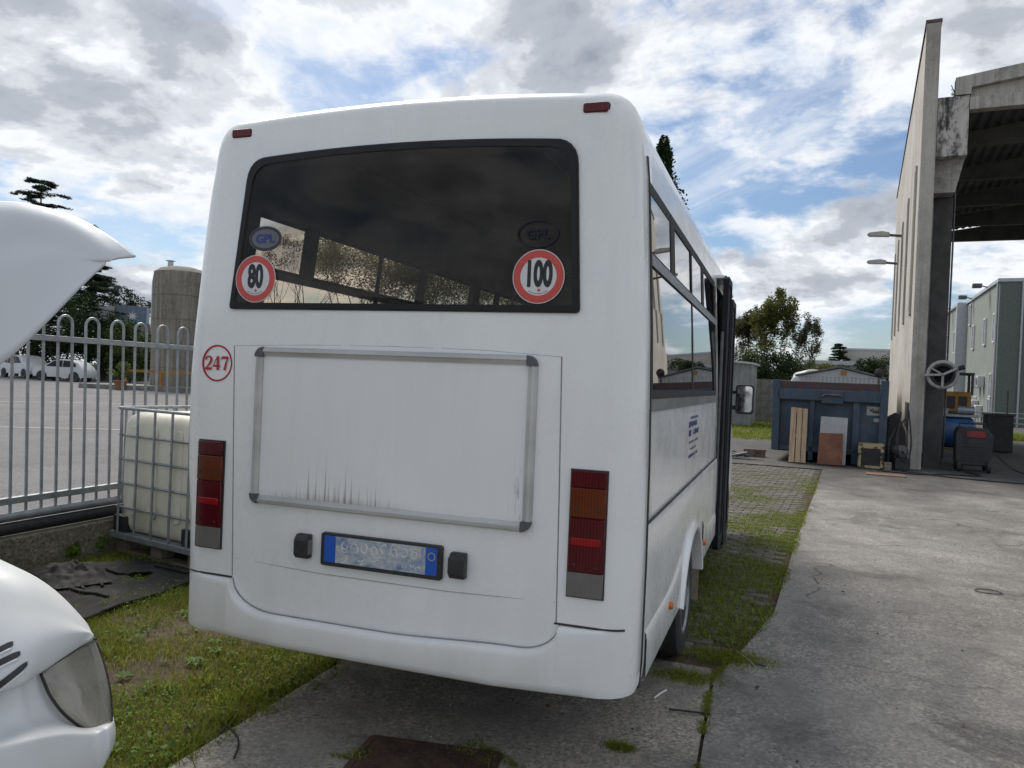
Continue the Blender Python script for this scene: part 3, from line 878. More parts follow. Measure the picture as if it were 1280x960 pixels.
# rear window: pane, printed black edge, stickers
pane = MB(); pane.prism(rw_out(.002), 'y', -.0165, -.012); pane.build('rear_window', M['glass'], bus)
rw = bpy.data.objects['rear_window']
eb = MB(); eb.ring(rw_out(-.004), rw_out(.019), 'y', -.0205, -.0165); eb.build('window_seal', M['fritt'], bus, smooth=40)
lst = MB(); lst.ring(rw_out(-.010), rw_out(-.004), 'y', -.0175, -.002); lst.build('window_gasket', M['rubber'], bus, smooth=40)
GY = -.0235
def speed_sticker(x, z, rad, txt, sx, lab):
    t = MB(); t.prism(oval(x, z, rad, rad, 48), 'y', GY+.0022, GY); o = t.build('speed_sticker', M['signwhite'], bus); o['label'] = lab
    rg = MB(); rg.ring(oval(x, z, rad*.97, rad*.97, 48), oval(x, z, rad*.70, rad*.70, 48), 'y', GY, GY-.0008); rg.build('red_ring', M['signred'], o)
    text_obj('number', txt, .136 if len(txt) == 2 else .134, M['ink'], o, (x, GY-.0006, z+.006), sx*.93, .0062)
    d = MB(); d.prism(oval(x+.004, z-.052, .006, .006, 12), 'y', GY, GY-.0008); d.build('red_dot', M['signred'], o)
    d = MB()
    for k in range(9):
        a = -.55 + 1.1*k/8; cx_, cz_ = x + math.sin(a)*.066, z - math.cos(a)*.066 - .0
        d.add([(cx_-.0035, GY-.0008, cz_-.0012), (cx_+.0028, GY-.0008, cz_-.0012), (cx_+.0028, GY-.0008, cz_+.0014), (cx_-.0035, GY-.0008, cz_+.0014)], [(0, 1, 2, 3)])
    d.build('small_print', M['ink'], o)
speed_sticker(-.672, 1.995, .104, '80', .62, 'round 80 speed limit sticker at the lower left of the rear window')
speed_sticker(.628, 2.000, .1045, '100', .60, 'round 100 speed limit sticker at the lower right of the rear window')
def gpl(x, z, dark):
    bgm, inkm = (M['gpldark'], M['gpldark']) if dark else (M['gplgrey'], M['blueink'])
    o = None
    t = MB()
    if not dark:
        t.prism(oval(x, z, .084, .055, 40), 'y', GY+.0022, GY)
    else: t.ring(oval(x, z, .084, .055, 40), oval(x, z, .078, .049, 40), 'y', GY+.0022, GY)
    o = t.build('gas_sticker', M['gplgrey'] if not dark else M['gplfaint'], bus)
    if not dark:
        r2 = MB(); r2.ring(oval(x, z, .082, .053, 40), oval(x, z, .071, .042, 40), 'y', GY, GY-.0007); r2.build('dark_ring', M['gpldark'], o)
    text_obj('letters', 'GPL', .052, M['blueink'] if not dark else M['gplfaint'], o, (x, GY-.0005, z-.002), 1.05, .0022)
    o['label'] = 'oval GPL sticker, ' + ('faint dark print' if dark else 'grey with blue letters')
M['gplfaint'] = simple('faint_sticker_print', (.022, .023, .034), (.018, .018, .027), 9, .6, spec=.2)
gpl(-.628, 2.170, False); gpl(.618, 2.165, True)

# door seams on the rear panel: thin grey beads drawn in place of the dark grooves
def seam(pts, r=.0030, m='seamgrey', name='panel_seam'):
    t = MB(); t.tube([(x, bul(x)+.0008, z) for (x, z) in pts], r, 6); return t.build(name, M[m], bus, smooth=60)
M['seamgrey'] = simple('grey_seam', (.28, .28, .28), (.2, .2, .2), 30, .6)
seam([(-.745, .60+.08), (-.765, 1.2), (-.783, 1.70)]); seam([(.752, .68), (.742, 1.2), (.730, 1.695)])
seam([(-.783, 1.70), (-.4, 1.712), (0, 1.716), (.4, 1.712), (.730, 1.695)], .0014)
seam([(-.735, .757), (-.3, .742), (.3, .742), (.752, .757)], .0010)

# aluminium framed advert panel
fx0, fx1, fz0, fz1, fw_ = -.654, .640, 1.014, 1.697, .037
p = MB(); rows = []
for i in range(15):
    x = fx0+.03 + (fx1-fx0-.06)*i/14; rows.append([(x, bul(x)-.006, fz0+.03), (x, bul(x)-.006, fz1-.03)])
p.grid(rows); p.build('advert_panel', M['panel'], bus, smooth=60)
def fprof(u): return u
for nm, (a, b_) in dict(t=((fx0+.041, fz1-fw_/2), (fx1-.041, fz1-fw_/2)), b=((fx0+.041, fz0+fw_/2), (fx1-.041, fz0+fw_/2)), l=((fx0+fw_/2, fz0+.041), (fx0+fw_/2, fz1-.041)), r=((fx1-fw_/2, fz0+.041), (fx1-fw_/2, fz1-.041))).items():
    q = MB(); horiz = nm in 'tb'
    N = 12 if horiz else 1; rows = []
    prof = [(-.5, .0), (-.5, .012), (-.30, .024), (.02, .026), (.06, .020), (.5, .014), (.5, 0)]
    if nm in 'tr': prof = [(-u, d) for (u, d) in prof][::-1]
    for i in range(N+1):
        t = i/N; x = a[0]+(b_[0]-a[0])*t; z = a[1]+(b_[1]-a[1])*t
        if horiz: rows.append([(x, bul(x)-d, z+u*fw_) for (u, d) in prof])
        else: rows.append([(x+u*fw_, bul(x)-d, z) for (u, d) in prof])
    q.grid(rows); k = len(prof)
    q.f.append(list(range(k))[::-1]); q.f.append([N*k+i for i in range(k)]); q.m += [0, 0]
    q.build('frame_bar', M['alu'], bus, smooth=20)
for (cx, cz, qx, qz) in ((fx0, fz0, 1, 1), (fx1, fz0, -1, 1), (fx1, fz1, -1, -1), (fx0, fz1, 1, -1)):
    rr_ = .042; pts = [(cx+qx*rr_, cz+qz*rr_)]
    pts = [(cx+qx*.0425, cz)] + [(cx+qx*(rr_-rr_*math.sin(a)*1.0), cz+qz*(rr_-rr_*math.cos(a))) for a in [PI/2*k/8 for k in range(9)]] + [(cx, cz+qz*.0425), (cx+qx*.038, cz+qz*.0425), (cx+qx*.0425, cz+qz*.038)]
    t = MB(); t.prism(pts, 'y', bul(cx)+.004, bul(cx)-.027); t.build('frame_corner', M['greypl'], bus, bevel=.003, seg=1)

# number plate with smudged characters, its holder and lamps
ph = MB(); ph.prism(rrect(-.282, .276, .785, .924, .012), 'y', bul(0)+.004, bul(0)-.020); po = ph.build('number_plate', M['blackpl'], bus, bevel=.004, seg=2)
yp = bul(0)-.0205
q = MB(); q.prism(rrect(-.262, .257, .803, .913, .006), 'y', yp+.002, yp-.0015); q.build('plate_face', M['plate'], po)
for (x0, x1) in ((-.262, -.208), (.207, .257)):
    q = MB(); q.prism(rrect(x0, x1, .803, .913, .005), 'y', yp-.0008, yp-.0022); q.build('blue_band', M['plblue'], po)
q = MB(); q.ring(oval(.233, .878, .0165, .0165, 20), oval(.233, .878, .0138, .0138, 20), 'y', yp-.002, yp-.003); q.build('year_ring', M['plyellow'], po)
rs = random.Random(5); q = MB()
for i in range(8):
    cx_ = -.165 + i*.046; 
    for k in range(rs.choice((1, 2, 2))):
        a0 = rs.uniform(0, 6); cz_ = .872 + rs.uniform(-.006, .012); w_ = rs.uniform(.010, .018); h_ = rs.uniform(.014, .024); sp_ = rs.uniform(2.4, 5.2)
        q.tube([(cx_+w_*math.cos(a0+sp_*j/9)+rs.gauss(0, .0012), yp-.0018, cz_+h_*math.sin(a0+sp_*j/9)) for j in range(10)], .0026, 4)
for i in range(14):
    cx_ = -.13 + .32*rs.random(); cz_ = rs.uniform(.815, .845); a0 = rs.uniform(0, 6)
    q.tube([(cx_+.011*math.cos(a0+2.2*j/5), yp-.0018, cz_+.006*math.sin(a0+2.2*j/5)) for j in range(6)], .0022, 4)
o = q.build('smudged_character', M['signwhite'], po); o['kind'] = 'stuff'
for (x, s_) in ((-.370, 1), (.346, -1)):
    t = MB(); y0 = bul(x)
    t.prism([(.803, 0), (.803, -.030), (.820, -.044), (.885, -.044), (.906, -.024), (.906, 0)], 'x', x-.034, x+.034)
    t.v = [Vector((v.x, y0+v.z+.002, v.y)) for v in t.v]
    o = t.build('plate_lamp', M['blackpl'], bus, bevel=.006, seg=2)
    d = MB(); d.box(x+(s_*.0335 if s_ > 0 else -.037), x+(.037 if s_ > 0 else -.0335), y0-.036, y0-.008, .825, .885); d.build('lamp_lens', M['clear'], o)

# tail lamps
for (x0, x1, sg) in ((-.957, -.808, -1), (.787, .932, 1)):
    ym = bul((x0+x1)/2)
    def yl(x):
        e = max(0, abs(x)-(1.05-RC)) if False else 0
        ax = abs(x); lim = 1.054*(1-RC)
        if ax <= lim: return bul(x)
        s_ = min(1, (ax-lim)/RC); return RC*(1-math.sqrt(max(0, 1-s_*s_)))
    def slab(z0, z1, pr, xa, xb):
        t = MB(); N = 8; rows = []
        for i in range(N+1):
            x = xa+(xb-xa)*i/N; yy = yl(x)
            rows.append([(x, yy+.012, z0), (x, yy-pr, z0), (x, yy-pr, z1), (x, yy+.012, z1)])
        t.grid(rows, closed=True); t.f.append([0, 1, 2, 3]); t.f.append([N*4+k for k in range(4)]); t.m += [0, 0]
        return t
    lamp = slab(.787, 1.273, .008, x0, x1).build('tail_lamp', M['blackpl'], bus, smooth=30)
    for nm, z0, z1, pr, m in (('red_lens', 1.205, 1.268, .018, 'redl'), ('amber_lens', 1.092, 1.203, .019, 'amber'), ('red_lens', .886, 1.090, .018, 'redl'), ('reversing_lens', .792, .884, .017, 'clear'), ('reflector', .985, 1.015, .0205, 'redb')):
        a, c_ = (x0+.004, x1-.004) if nm != 'reflector' else (x0+.012, x1-.018)
        slab(z0, z1, pr, a, c_).build(nm, M[m], lamp, smooth=25, bevel=.003, seg=1)
    for (sx_, sz_) in ((x0+.03, 1.13), (x1-.03, 1.125), (x0+.03, .915), (x1-.03, .91)):
        t = MB(); yy = yl(sx_)-.0195; t.tube([(sx_, yy+.004, sz_), (sx_, yy-.0015, sz_)], .006, 10); t.build('lens_screw', M['blackpl'], lamp)
# roof marker lamps
for (x, z, w_) in ((-.787, 2.646, .056), (.822, 2.642, .053)):
    t = MB(); t.prism(rrect(x-w_, x+w_, z-.024, z+.022, .012), 'y', .07, .004)
    o = t.build('marker_lamp', M['blackpl'], bus, bevel=.004)
    t = MB(); t.prism(rrect(x-w_+.004, x+w_-.004, z-.020, z+.018, .010), 'y', .006, -.012); t.build('red_lens', M['mkred'], o, bevel=.006, seg=3)

# fleet number: red ring and serif figures
o = MB().ring(oval(-.873, 1.619, .082, .082, 48), oval(-.873, 1.619, .075, .075, 48), 'y', bul(.873)+.004, bul(.873)-.0035).build('fleet_number', M['darkred'], bus)
def ribbon(mb, pts, yv):
    """pts: (x, z, width) along a stroke"""
    rows = []
    for i, (x, z, w_) in enumerate(pts):
        a = pts[max(0, i-1)]; c_ = pts[min(len(pts)-1, i+1)]
        d = Vector((c_[0]-a[0], c_[1]-a[1])).normalized(); nx, nz = -d.y*w_/2, d.x*w_/2
        rows.append([(x-nx, yv, z-nz), (x+nx, yv, z+nz)])
    mb.grid(rows)
q = MB(); yv = bul(.873)-.0042; H = .062; zb = 1.588
def dig(cx_, strokes):
    for st in strokes: ribbon(q, [(cx_+x*H, zb+z*H, w_*H) for (x, z, w_) in st], yv - .0003*random.random())
dig(-.918, [[(-.26, .70, .10), (-.24, .86, .16), (-.10, .965, .10), (.06, .97, .10), (.2, .86, .17), (.22, .70, .2), (.12, .5, .17), (-.08, .27, .11), (-.28, .06, .08)], [(-.29, .08, .17), (.25, .08, .17)], [(.22, .03, .07), (.29, .27, .05)]])
dig(-.873, [[(.10, .99, .06), (.10, 0, .19)][::1], [(.04, .97, .08), (-.28, .34, .07)], [(-.31, .29, .14), (.29, .29, .14)], [(.10, 1, .19), (.10, 0, .19)]])
dig(-.828, [[(-.28, .91, .18), (.28, .91, .18)], [(-.28, .97, .05), (-.31, .70, .05)], [(.25, .9, .1), (.10, .55, .15), (-.03, .0, .19)]])
for i, v in enumerate(q.v): v.y -= .00003*i
q.build('figure', M['darkred'], o, fix=False)
# bumper wrap: raised lower moulding with the dipped top edge
def btop(x):
    def sm(t): t = max(0, min(1, t)); return t*t*(3-2*t)
    def qc(t): t = max(0, min(1, t)); return 1-math.sqrt(max(0, 1-(1-t)**2))
    if x < 0: return .667 if x < -.738 else .538 + (.667-.538)*qc((x+.738)/.22)
    return .672 if x > .765 else .538 + .026*sm(x/.62) + (.672-.564)*qc((.765-x)/.16)
q = MB(); rows = []
path = []
cap = inset(section(WCAP, .004), 0)
wb = 1.041
for i in range(9): path.append((-wb, .205-.10*i/8+(.0), -1, 0))
for i in range(1, 10):
    th = PI/2*i/10; path.append((-wb+RC*(1-math.cos(th)), .105+.0-RC*math.sin(th)+.015, -math.cos(th), -math.sin(th)))
xs = sorted([-.925+1.85*i/74 for i in range(75)] + [-.7395, -.737, -.733, -.728, -.72, .766, .7635, .759, .753, .745])
for x in xs: path.append((x, bul(x), 0, -1))
for i in range(9, 0, -1):
    th = PI/2*i/10; path.append((wb-RC*(1-math.cos(th)), .105-RC*math.sin(th)+.015, math.cos(th), -math.sin(th)))
for i in range(9): path.append((wb, .105+.10*i/8, 1, 0))
for (x, y, nx, ny) in path:
    zt = btop(x); pr = .037 - .032*max(0, min(1, (abs(x)-.74)/.2))
    bot = .400 + .022*max(0, (abs(x)-.5)/.55)
    prof = [(-.03, bot+.0), (.2*pr, bot), (.75*pr, bot+.012), (pr, bot+.04), (pr, zt-.030), (pr*.95, zt-.014), (pr*.78, zt-.005), (pr*.45, zt-.001), (pr*.1, zt), (-.02, zt)]
    rows.append([(x+nx*d, y+ny*d, z) for (d, z) in prof])
q.grid(rows); q.build('rear_bumper', M['bumper'], bus, smooth=50)
q = MB(); q.box(-1.0, 1.0, .04, 4.8, .404, .43); q.build('underfloor', M['steeld'], bus)
# narrow shut gap that follows the bumper's dipped edge
q = MB(); q.tube([(x, bul(x)-.0015, btop(x)+.0015) for x in xs if -.741 < x < .768], .0032, 6); q.build('bumper_gap', M['seamgrey'], bus, smooth=70)
# corner slot above the bumper ends
for sx in (-1, 1):
    q = MB(); q.tube([(sx*x, bul(x)-.001 if x < .93 else (RC*(1-math.sqrt(max(0, 1-min(1, (x-.93)/.125)**2)))-.001), .672 if sx < 0 else .677) for x in (.745, .8, .85, .9, .93, .96, .99, 1.01)], .0042, 6); q.build('bumper_gap', M['blackpl'], bus)
# black seals between rear moulding and sides
for sx in (-1, 1):
    q = MB(); rows = []
    for z in [.405]+[.5+.1*i for i in range(21)]+[2.505]:
        w_ = wid(WCAP, z, sx)
        rows.append([(sx*(w_-.02), .190, z), (sx*(w_+.0065), .192, z), (sx*(w_+.0095), .206, z), (sx*(w_+.0065), .222, z), (sx*(w_-.02), .224, z)])
    q.grid(rows); q.build('corner_seal', M['rubber'], bus, smooth=50)
# side glazing, rails and seams on both sides
def side_pane(sx, y0, y1, z0, z1, name, m, out_=.004, par=bus, n_=3):
    t = MB(); rows = []
    for i in range(n_+1):
        z = z0+(z1-z0)*i/n_; w_ = wid(WSIDE, z, sx)
        rows.append([(sx*(w_+out_), y0, z), (sx*(w_+out_), y1, z), (sx*(w_+out_-.005), y1, z), (sx*(w_+out_-.005), y0, z)])
    t.grid(rows, closed=True); t.f.append([0, 1, 2, 3]); t.f.append([4*n_+k for k in range(4)]); t.m += [0, 0]
    return t.build(name, m, par)
for sx in (-1, 1):
    gm = M['sglass'] if sx > 0 else M['lglass']
    bays = [(.235, 1.700, .90), (1.702, 3.30, 2.34)] + ([(3.33, 4.74, 3.9)] if sx < 0 else [])
    for (y0, y1, dv) in bays:
        lo = side_pane(sx, y0+.012, y1-.012, 1.575, 2.082, 'side_window', gm)
        side_pane(sx, y0+.012, dv-.06, 2.132, 2.395, 'side_window', gm)
        side_pane(sx, dv+.06, y1-.012, 2.132, 2.395, 'side_window', gm, .001)
        side_pane(sx, dv-.07, dv+.07, 2.118, 2.41, 'slider_bar', M['rubber'], .0075)
        side_pane(sx, y0, y1, 2.372, 2.418, 'window_border', M['rubber'], .0062)
        side_pane(sx, y0, y1, 1.545, 1.582, 'window_border', M['rubber'], .0062)
        for ye in (y0, y1-.024): side_pane(sx, ye, ye+.024, 1.56, 2.41, 'window_border', M['rubber'], .0068)
    yE = 3.31 if sx > 0 else 4.75
    side_pane(sx, .230, yE, 2.080, 2.124, 'window_rail', M['steel'], .013)
    side_pane(sx, .230, yE, 2.118, 2.136, 'window_border', M['rubber'], .0085)
    side_pane(sx, .228, yE, 1.495, 1.556, 'sill_strip', M['greystrip'] if 'greystrip' in M else M['steel'], .006)
    q = MB(); q.tube([(sx*(wid(WSIDE, 1.05, sx)+.0035), y, 1.052) for y in (.225, 3.5)], .006, 6); q.build('belt_seam', M['rubber'], bus)
    q = MB(); q.tube([(sx*(wid(WSIDE, z, sx)+.0005), 3.42, z) for z in (1.06, 1.5, 2.0, 2.4)], .004, 6); q.build('panel_seam', M['rubber'], bus)
    # flared wheel arch and lower swage
    q = MB(); rows = []
    for i in range(41):
        a = PI*(-.13 + 1.26*i/40); ca_, sa_ = math.cos(a), math.sin(a)
        if AZ+AR*sa_ < .36: 
            pass
        rr0 = AR - .007
        rows.append([(sx*(1.0), AY-rr0*ca_, AZ+rr0*sa_), (sx*1.070, AY-rr0*ca_, AZ+rr0*sa_), (sx*1.078, AY-(rr0+.008)*ca_, AZ+(rr0+.008)*sa_), (sx*1.078, AY-(rr0+.030)*ca_, AZ+(rr0+.030)*sa_), (sx*1.068, AY-(rr0+.050)*ca_, AZ+(rr0+.050)*sa_), (sx*1.045, AY-(rr0+.068)*ca_, AZ+(rr0+.068)*sa_)])
    q.grid([[p_ for p_ in r_] for r_ in rows if r_[0][2] > .37]); q.build('arch_flare', M['bus'], bus, smooth=60)
    q = MB(); prof = [(1.035, .425), (1.058, .427), (1.064, .445), (1.064, .585), (1.060, .612), (1.048, .635)]
    for (ya, yb) in ((.226, AY-AR-.02), (AY+AR+.05, 3.5)):
        rows = []
        for i in range(9):
            y = ya+(yb-ya)*i/8; up_ = .09*max(0, (i-4)/4)**2 if ya < 1 else .09*max(0, (4-i)/4)**2
            rows.append([(sx*x, y, z + (up_ if z > .5 else 0)) for (x, z) in prof])
        q = MB(); q.grid(rows); q.build('lower_swage', M['bus'], bus, smooth=60)
    pass
    for (y, z) in ((.875, .562), (2.515, .562)):
        t = MB(); t.lathe([(.027, 0), (.027, .012), (.021, .018), (.0, .020)], 20, Matrix.Translation((sx*1.062, y, z)) @ Matrix.Rotation(sx*PI/2, 4, 'Y') @ Matrix.Diagonal((.75, 1, 1, 1))); t.build('side_marker', M['orange'], bus, smooth=50)
    q = MB(); q.box(min(sx*.80, sx*1.05), max(sx*.80, sx*1.05), AY+.505, AY+.52, .20, .62); q.build('mud_flap', M['flap'] if 'flap' in M else M['blackpl'], bus)
# small blue printed notice on the right flank: unreadable rows of marks
rs = random.Random(3); q = MB(); xw = lerp_tab(WSIDE, 1.3)+.0012
for (z, h_, y0, y1, cw) in ((1.425, .016, 1.66, 2.05, .035), (1.388, .036, 1.60, 2.10, .06), (1.338, .036, 1.60, 2.10, .065), (1.285, .013, 1.62, 2.10, .03), (1.245, .012, 1.68, 2.0, .028), (1.205, .022, 1.62, 2.08, .045)):
    y = y0
    while y < y1:
        w_ = cw*rs.uniform(.5, 1.0)
        if rs.random() > .18:
            hz = h_*rs.uniform(.6, 1.0); q.add([(xw, y, z-hz/2), (xw, y+w_*.8, z-hz/2), (xw, y+w_*.8, z+hz/2), (xw, y, z+hz/2)], [(0, 1, 2, 3)])
        y += w_
q.build('printed_notice', M['blueink'], bus, fix=False)

# wheels
def wheel_mesh():
    t = MB(); t.lathe([(.215, -.095), (.30, -.10), (.338, -.085), (.348, -.05), (.348, .05), (.338, .085), (.30, .10), (.225, .098), (.213, .085)], 36)
    r_ = MB(); r_.lathe([(.21, -.02), (.219, .094), (.205, .098), (.195, .06), (.16, .03), (.11, .045), (.075, .085), (.06, .10), (.0, .10)], 36)
    return t, r_
tm, rm = wheel_mesh()
tme, rme = tm.mesh('tyre', M['tyre'], 40), rm.mesh('rim', M['steel'], 40)
for (sx, y, z) in ((1, AY, .348), (-1, AY, .348), (1, AY+3.45, .36), (-1, AY+3.45, .36)):
    w_ = bpy.data.objects.new('wheel', None); COL.objects.link(w_); w_.parent = bus; w_.location = (sx*.932, y, z); w_.rotation_euler = (0, sx*PI/2, 0)
    for nm, me_ in (('tyre', tme), ('rim', rme)):
        o = bpy.data.objects.new(nm, me_); COL.objects.link(o); o.parent = w_
# opened passenger door leaves
for (x0, x1, y0, y1, z0, z1) in ((1.040, 1.085, 3.565, 3.99, .30, 2.50), (1.046, 1.092, 4.03, 4.50, .30, 2.37)):
    q = MB(); q.ring(rrect(y0, y1, z0, z1, .05), rrect(y0+.05, y1-.05, z0+.09, z1-.06, .04), 'x', x0, x1)
    o = q.build('passenger_door', M['doorblack'], bus, bevel=.006, smooth=None)
    q = MB(); q.prism(rrect(y0+.045, y1-.045, z0+.085, z1-.055, .04), 'x', x0+.012, x1-.012); q.build('door_glass', M['doorblack'], o)
q = MB(); q.tube([(1.052, 3.548, .7), (1.052, 3.535, .75), (1.052, 3.535, 2.0), (1.052, 3.548, 2.05)], .012, 8); q.build('grab_bar', M['steeld'], bus)
q = MB(); q.prism([(3.60, 2.515), (4.75, 2.49), (4.8, 2.46), (3.60, 2.485)], 'x', .955, 1.045); q.build('door_canopy', M['bus'], bus, bevel=.01)
# cab front: bonnet, screen, side window, mirror, indicator
q = MB()
cabp = [(4.88, .42), (6.42, .42), (6.52, .75), (6.40, 1.12), (5.75, 1.42), (5.12, 2.48), (4.88, 2.62)]
q.prism(cabp, 'x', -1.0, 1.0); q.build('cab', M['bus'], bus, bevel=.07, seg=4)
q = MB(); q.prism([(5.72, 1.47), (5.74, 1.485), (5.165, 2.43), (5.14, 2.42)], 'x', -.88, .88); q.build('windscreen', M['fritt'], bus)
for sx in (-1, 1):
    q = MB(); q.prism([(4.93, 1.45), (5.62, 1.45), (5.10, 2.30), (4.93, 2.33)], 'x', min(sx*.99, sx*1.006), max(sx*.99, sx*1.006)); q.build('cab_window', M['tealpaint'] if 'tealpaint' in M else M['teal'], bus)
    mr = MB(); mr.prism(rrect(sx*1.16-.09, sx*1.16+.09, 1.35, 1.65, .035), 'y', 5.34, 5.42)
    o = mr.build('door_mirror', M['blackpl'], bus, bevel=.012)
    g = MB(); g.prism(rrect(sx*1.16-.072, sx*1.16+.072, 1.372, 1.632, .03), 'y', 5.336, 5.341); g.build('mirror_glass', M['mirror'], o)
    g = MB(); g.tube([(sx*1.12, 5.4, 1.42), (sx*.98, 5.46, 1.40)], .025, 8); g.tube([(sx*1.12, 5.4, 1.58), (sx*.98, 5.46, 1.56)], .02, 8); g.build('mirror_arm', M['blackpl'], o)
    g = MB(); g.lathe([(.045, 0), (.045, .014), (.03, .03), (0, .032)], 16, Matrix.Translation((sx*.998, 5.43, 1.10)) @ Matrix.Rotation(sx*PI/2, 4, 'Y') @ Matrix.Diagonal((.8, 1.2, 1, 1))); g.build('indicator', M['orange'], bus, smooth=50)
# inside: seats, shelf, rails
def seat(x, y):
    o = bpy.data.objects.new('seat', None); COL.objects.link(o); o.parent = bus; o.location = (x, y, .80)
    q = MB(); q.prism(rrect(-.2, .2, .45, 1.02, .07), 'y', -.05, .05, Matrix.Rotation(R(-8), 4, 'X')); q.build('backrest', M['seat'], o, bevel=.03)
    q = MB(); q.box(-.2, .2, 0.02, .44, .34, .46); q.build('cushion', M['seat'], o, bevel=.03)
    q = MB(); q.box(-.05, .05, .1, .35, .0, .35); q.build('pedestal', M['interior'], o)
for y in (.62, 1.40, 2.18, 2.96):
    for x in (-.74, -.30, .34, .76): seat(x, y)
q = MB(); q.box(-.9, .9, .09, .34, 1.70, 1.80); q.build('rear_shelf', M['interior'], bus, bevel=.01)
q = MB(); q.tube([(.36, .36, 1.80), (.42, .36, 2.06)], .004, 6); q.tube([(.43, .30, 1.81), (.47, .26, 1.88), (.53, .26, 1.88), (.57, .30, 1.81)], .016, 8); q.build('antenna', M['rubber'], bus)
q = MB(); q.tube([(-.5, .3, 2.62), (-.5, 4.6, 2.62)], .015, 8); q.tube([(.5, .3, 2.62), (.5, 4.6, 2.62)], .015, 8); q.build('ceiling_rail', M['steeld'], bus)
q = MB(); q.box(-.98, .98, 4.70, 4.76, .8, 2.66); q.build('cab_bulkhead', M['interior'], bus)
q = MB(); q.tube([(-.24, .35, 2.752), (-.24, .35, 2.775)], .012, 8); q.box(-.27, -.21, .34, .36, 2.775, 2.785); q.build('roof_stud', M['blackpl'], bus)

# ------------------------------------------------------------------ white van with raised bonnet, far left
van = empty('van', 'white van with its bonnet raised and yellowed headlamp, cut off at the left edge', 'van', (-2.4, 1.5, 0))
vl = Vector((2.4, -1.5, 0))
def vp(px, py, d): return far(px, py, d) + vl
def catmull(P, n_):
    out_ = []
    for i in range(len(P)-1):
        p0, p1, p2, p3 = P[max(i-1, 0)], P[i], P[i+1], P[min(i+2, len(P)-1)]
        for k in range(n_):
            t = k/n_
            out_.append(tuple(.5*((2*b_)+(-a+c_)*t+(2*a-5*b_+4*c_-d_)*t*t+(-a+3*b_-3*c_+d_)*t**3) for a, b_, c_, d_ in zip(p0, p1, p2, p3)))
    out_.append(tuple(P[-1])); return out_
# rows of the nose from top to bottom: (px, py, depth) control points, left (out of frame) to the corner and round it
def nose_rows(rows, n1=6, n2=5):
    rr_ = [catmull(r_, n1) for r_ in rows]
    cols = list(zip(*rr_))
    cc = [catmull(list(c_), n2) for c_ in cols]
    return [[vp(*p_) for p_ in r_] for r_ in zip(*cc)]
up_rows = [
    [(-330, 600, 2.30), (-160, 630, 2.32), (0, 700, 2.36), (60, 732, 2.38), (104, 775, 2.42), (112, 792, 2.50), (112, 800, 2.9)],
    [(-340, 640, 2.10), (-160, 665, 2.13), (0, 712, 2.18), (62, 741, 2.23), (106, 781, 2.29), (114, 794, 2.36), (113, 802, 2.8)],
    [(-340, 720, 1.98), (-160, 745, 2.00), (0, 765, 2.07), (64, 770, 2.15), (108, 788, 2.245), (116, 797, 2.32), (115, 804, 2.8)],
    [(-340, 830, 1.90), (-160, 830, 1.92), (0, 822, 1.99), (66, 800, 2.10), (109, 792, 2.22), (117, 799, 2.30), (116, 806, 2.8)],
    [(-340, 890, 1.87), (-160, 885, 1.89), (0, 862, 1.97), (50, 838, 2.06), (100, 807, 2.20), (116, 799, 2.29), (116, 807, 2.8)],
    [(-340, 893, 1.93), (-160, 888, 1.95), (0, 865, 2.02), (51, 841, 2.11), (101, 809, 2.24), (116, 801, 2.31), (116, 808, 2.8)]]
q = MB(); q.grid(nose_rows(up_rows)); o = q.build('front_panel', M['van'], van, smooth=55, fix=False)
lo_rows = [
    [(-340, 893, 1.90), (-160, 888, 1.92), (0, 865, 2.0), (30, 850, 2.05), (52, 842, 2.11), (56, 850, 2.16), (80, 860, 2.3)],
    [(-340, 930, 1.88), (-160, 920, 1.90), (0, 893, 1.99), (38, 880, 2.05), (66, 878, 2.12), (74, 882, 2.18), (95, 890, 2.4)],
    [(-340, 960, 1.84), (-160, 950, 1.86), (0, 915, 1.96), (48, 900, 2.04), (86, 905, 2.13), (98, 912, 2.20), (118, 912, 2.4)],
    [(-340, 985, 1.76), (-160, 970, 1.79), (0, 930, 1.90), (70, 915, 2.00), (112, 914, 2.10), (132, 906, 2.16), (138, 898, 2.6)],
    [(-340, 1000, 1.74), (-160, 990, 1.77), (0, 950, 1.88), (70, 930, 1.98), (118, 922, 2.08), (139, 912, 2.15), (141, 900, 2.6)],
    [(-340, 1100, 1.72), (-160, 1090, 1.75), (0, 1030, 1.86), (70, 990, 1.97), (116, 962, 2.07), (140, 932, 2.14), (143, 915, 2.6)],
    [(-340, 1190, 1.74), (-160, 1180, 1.77), (0, 1120, 1.90), (60, 1060, 2.0), (100, 1005, 2.10), (133, 950, 2.17), (140, 925, 2.6)],
    [(-340, 1230, 1.9), (-160, 1220, 1.9), (0, 1160, 2.05), (50, 1090, 2.15), (90, 1030, 2.25), (126, 960, 2.3), (136, 930, 2.6)]]
q = MB(); q.grid(nose_rows(lo_rows)); q.build('front_bumper', M['van'], van, smooth=55, fix=False)
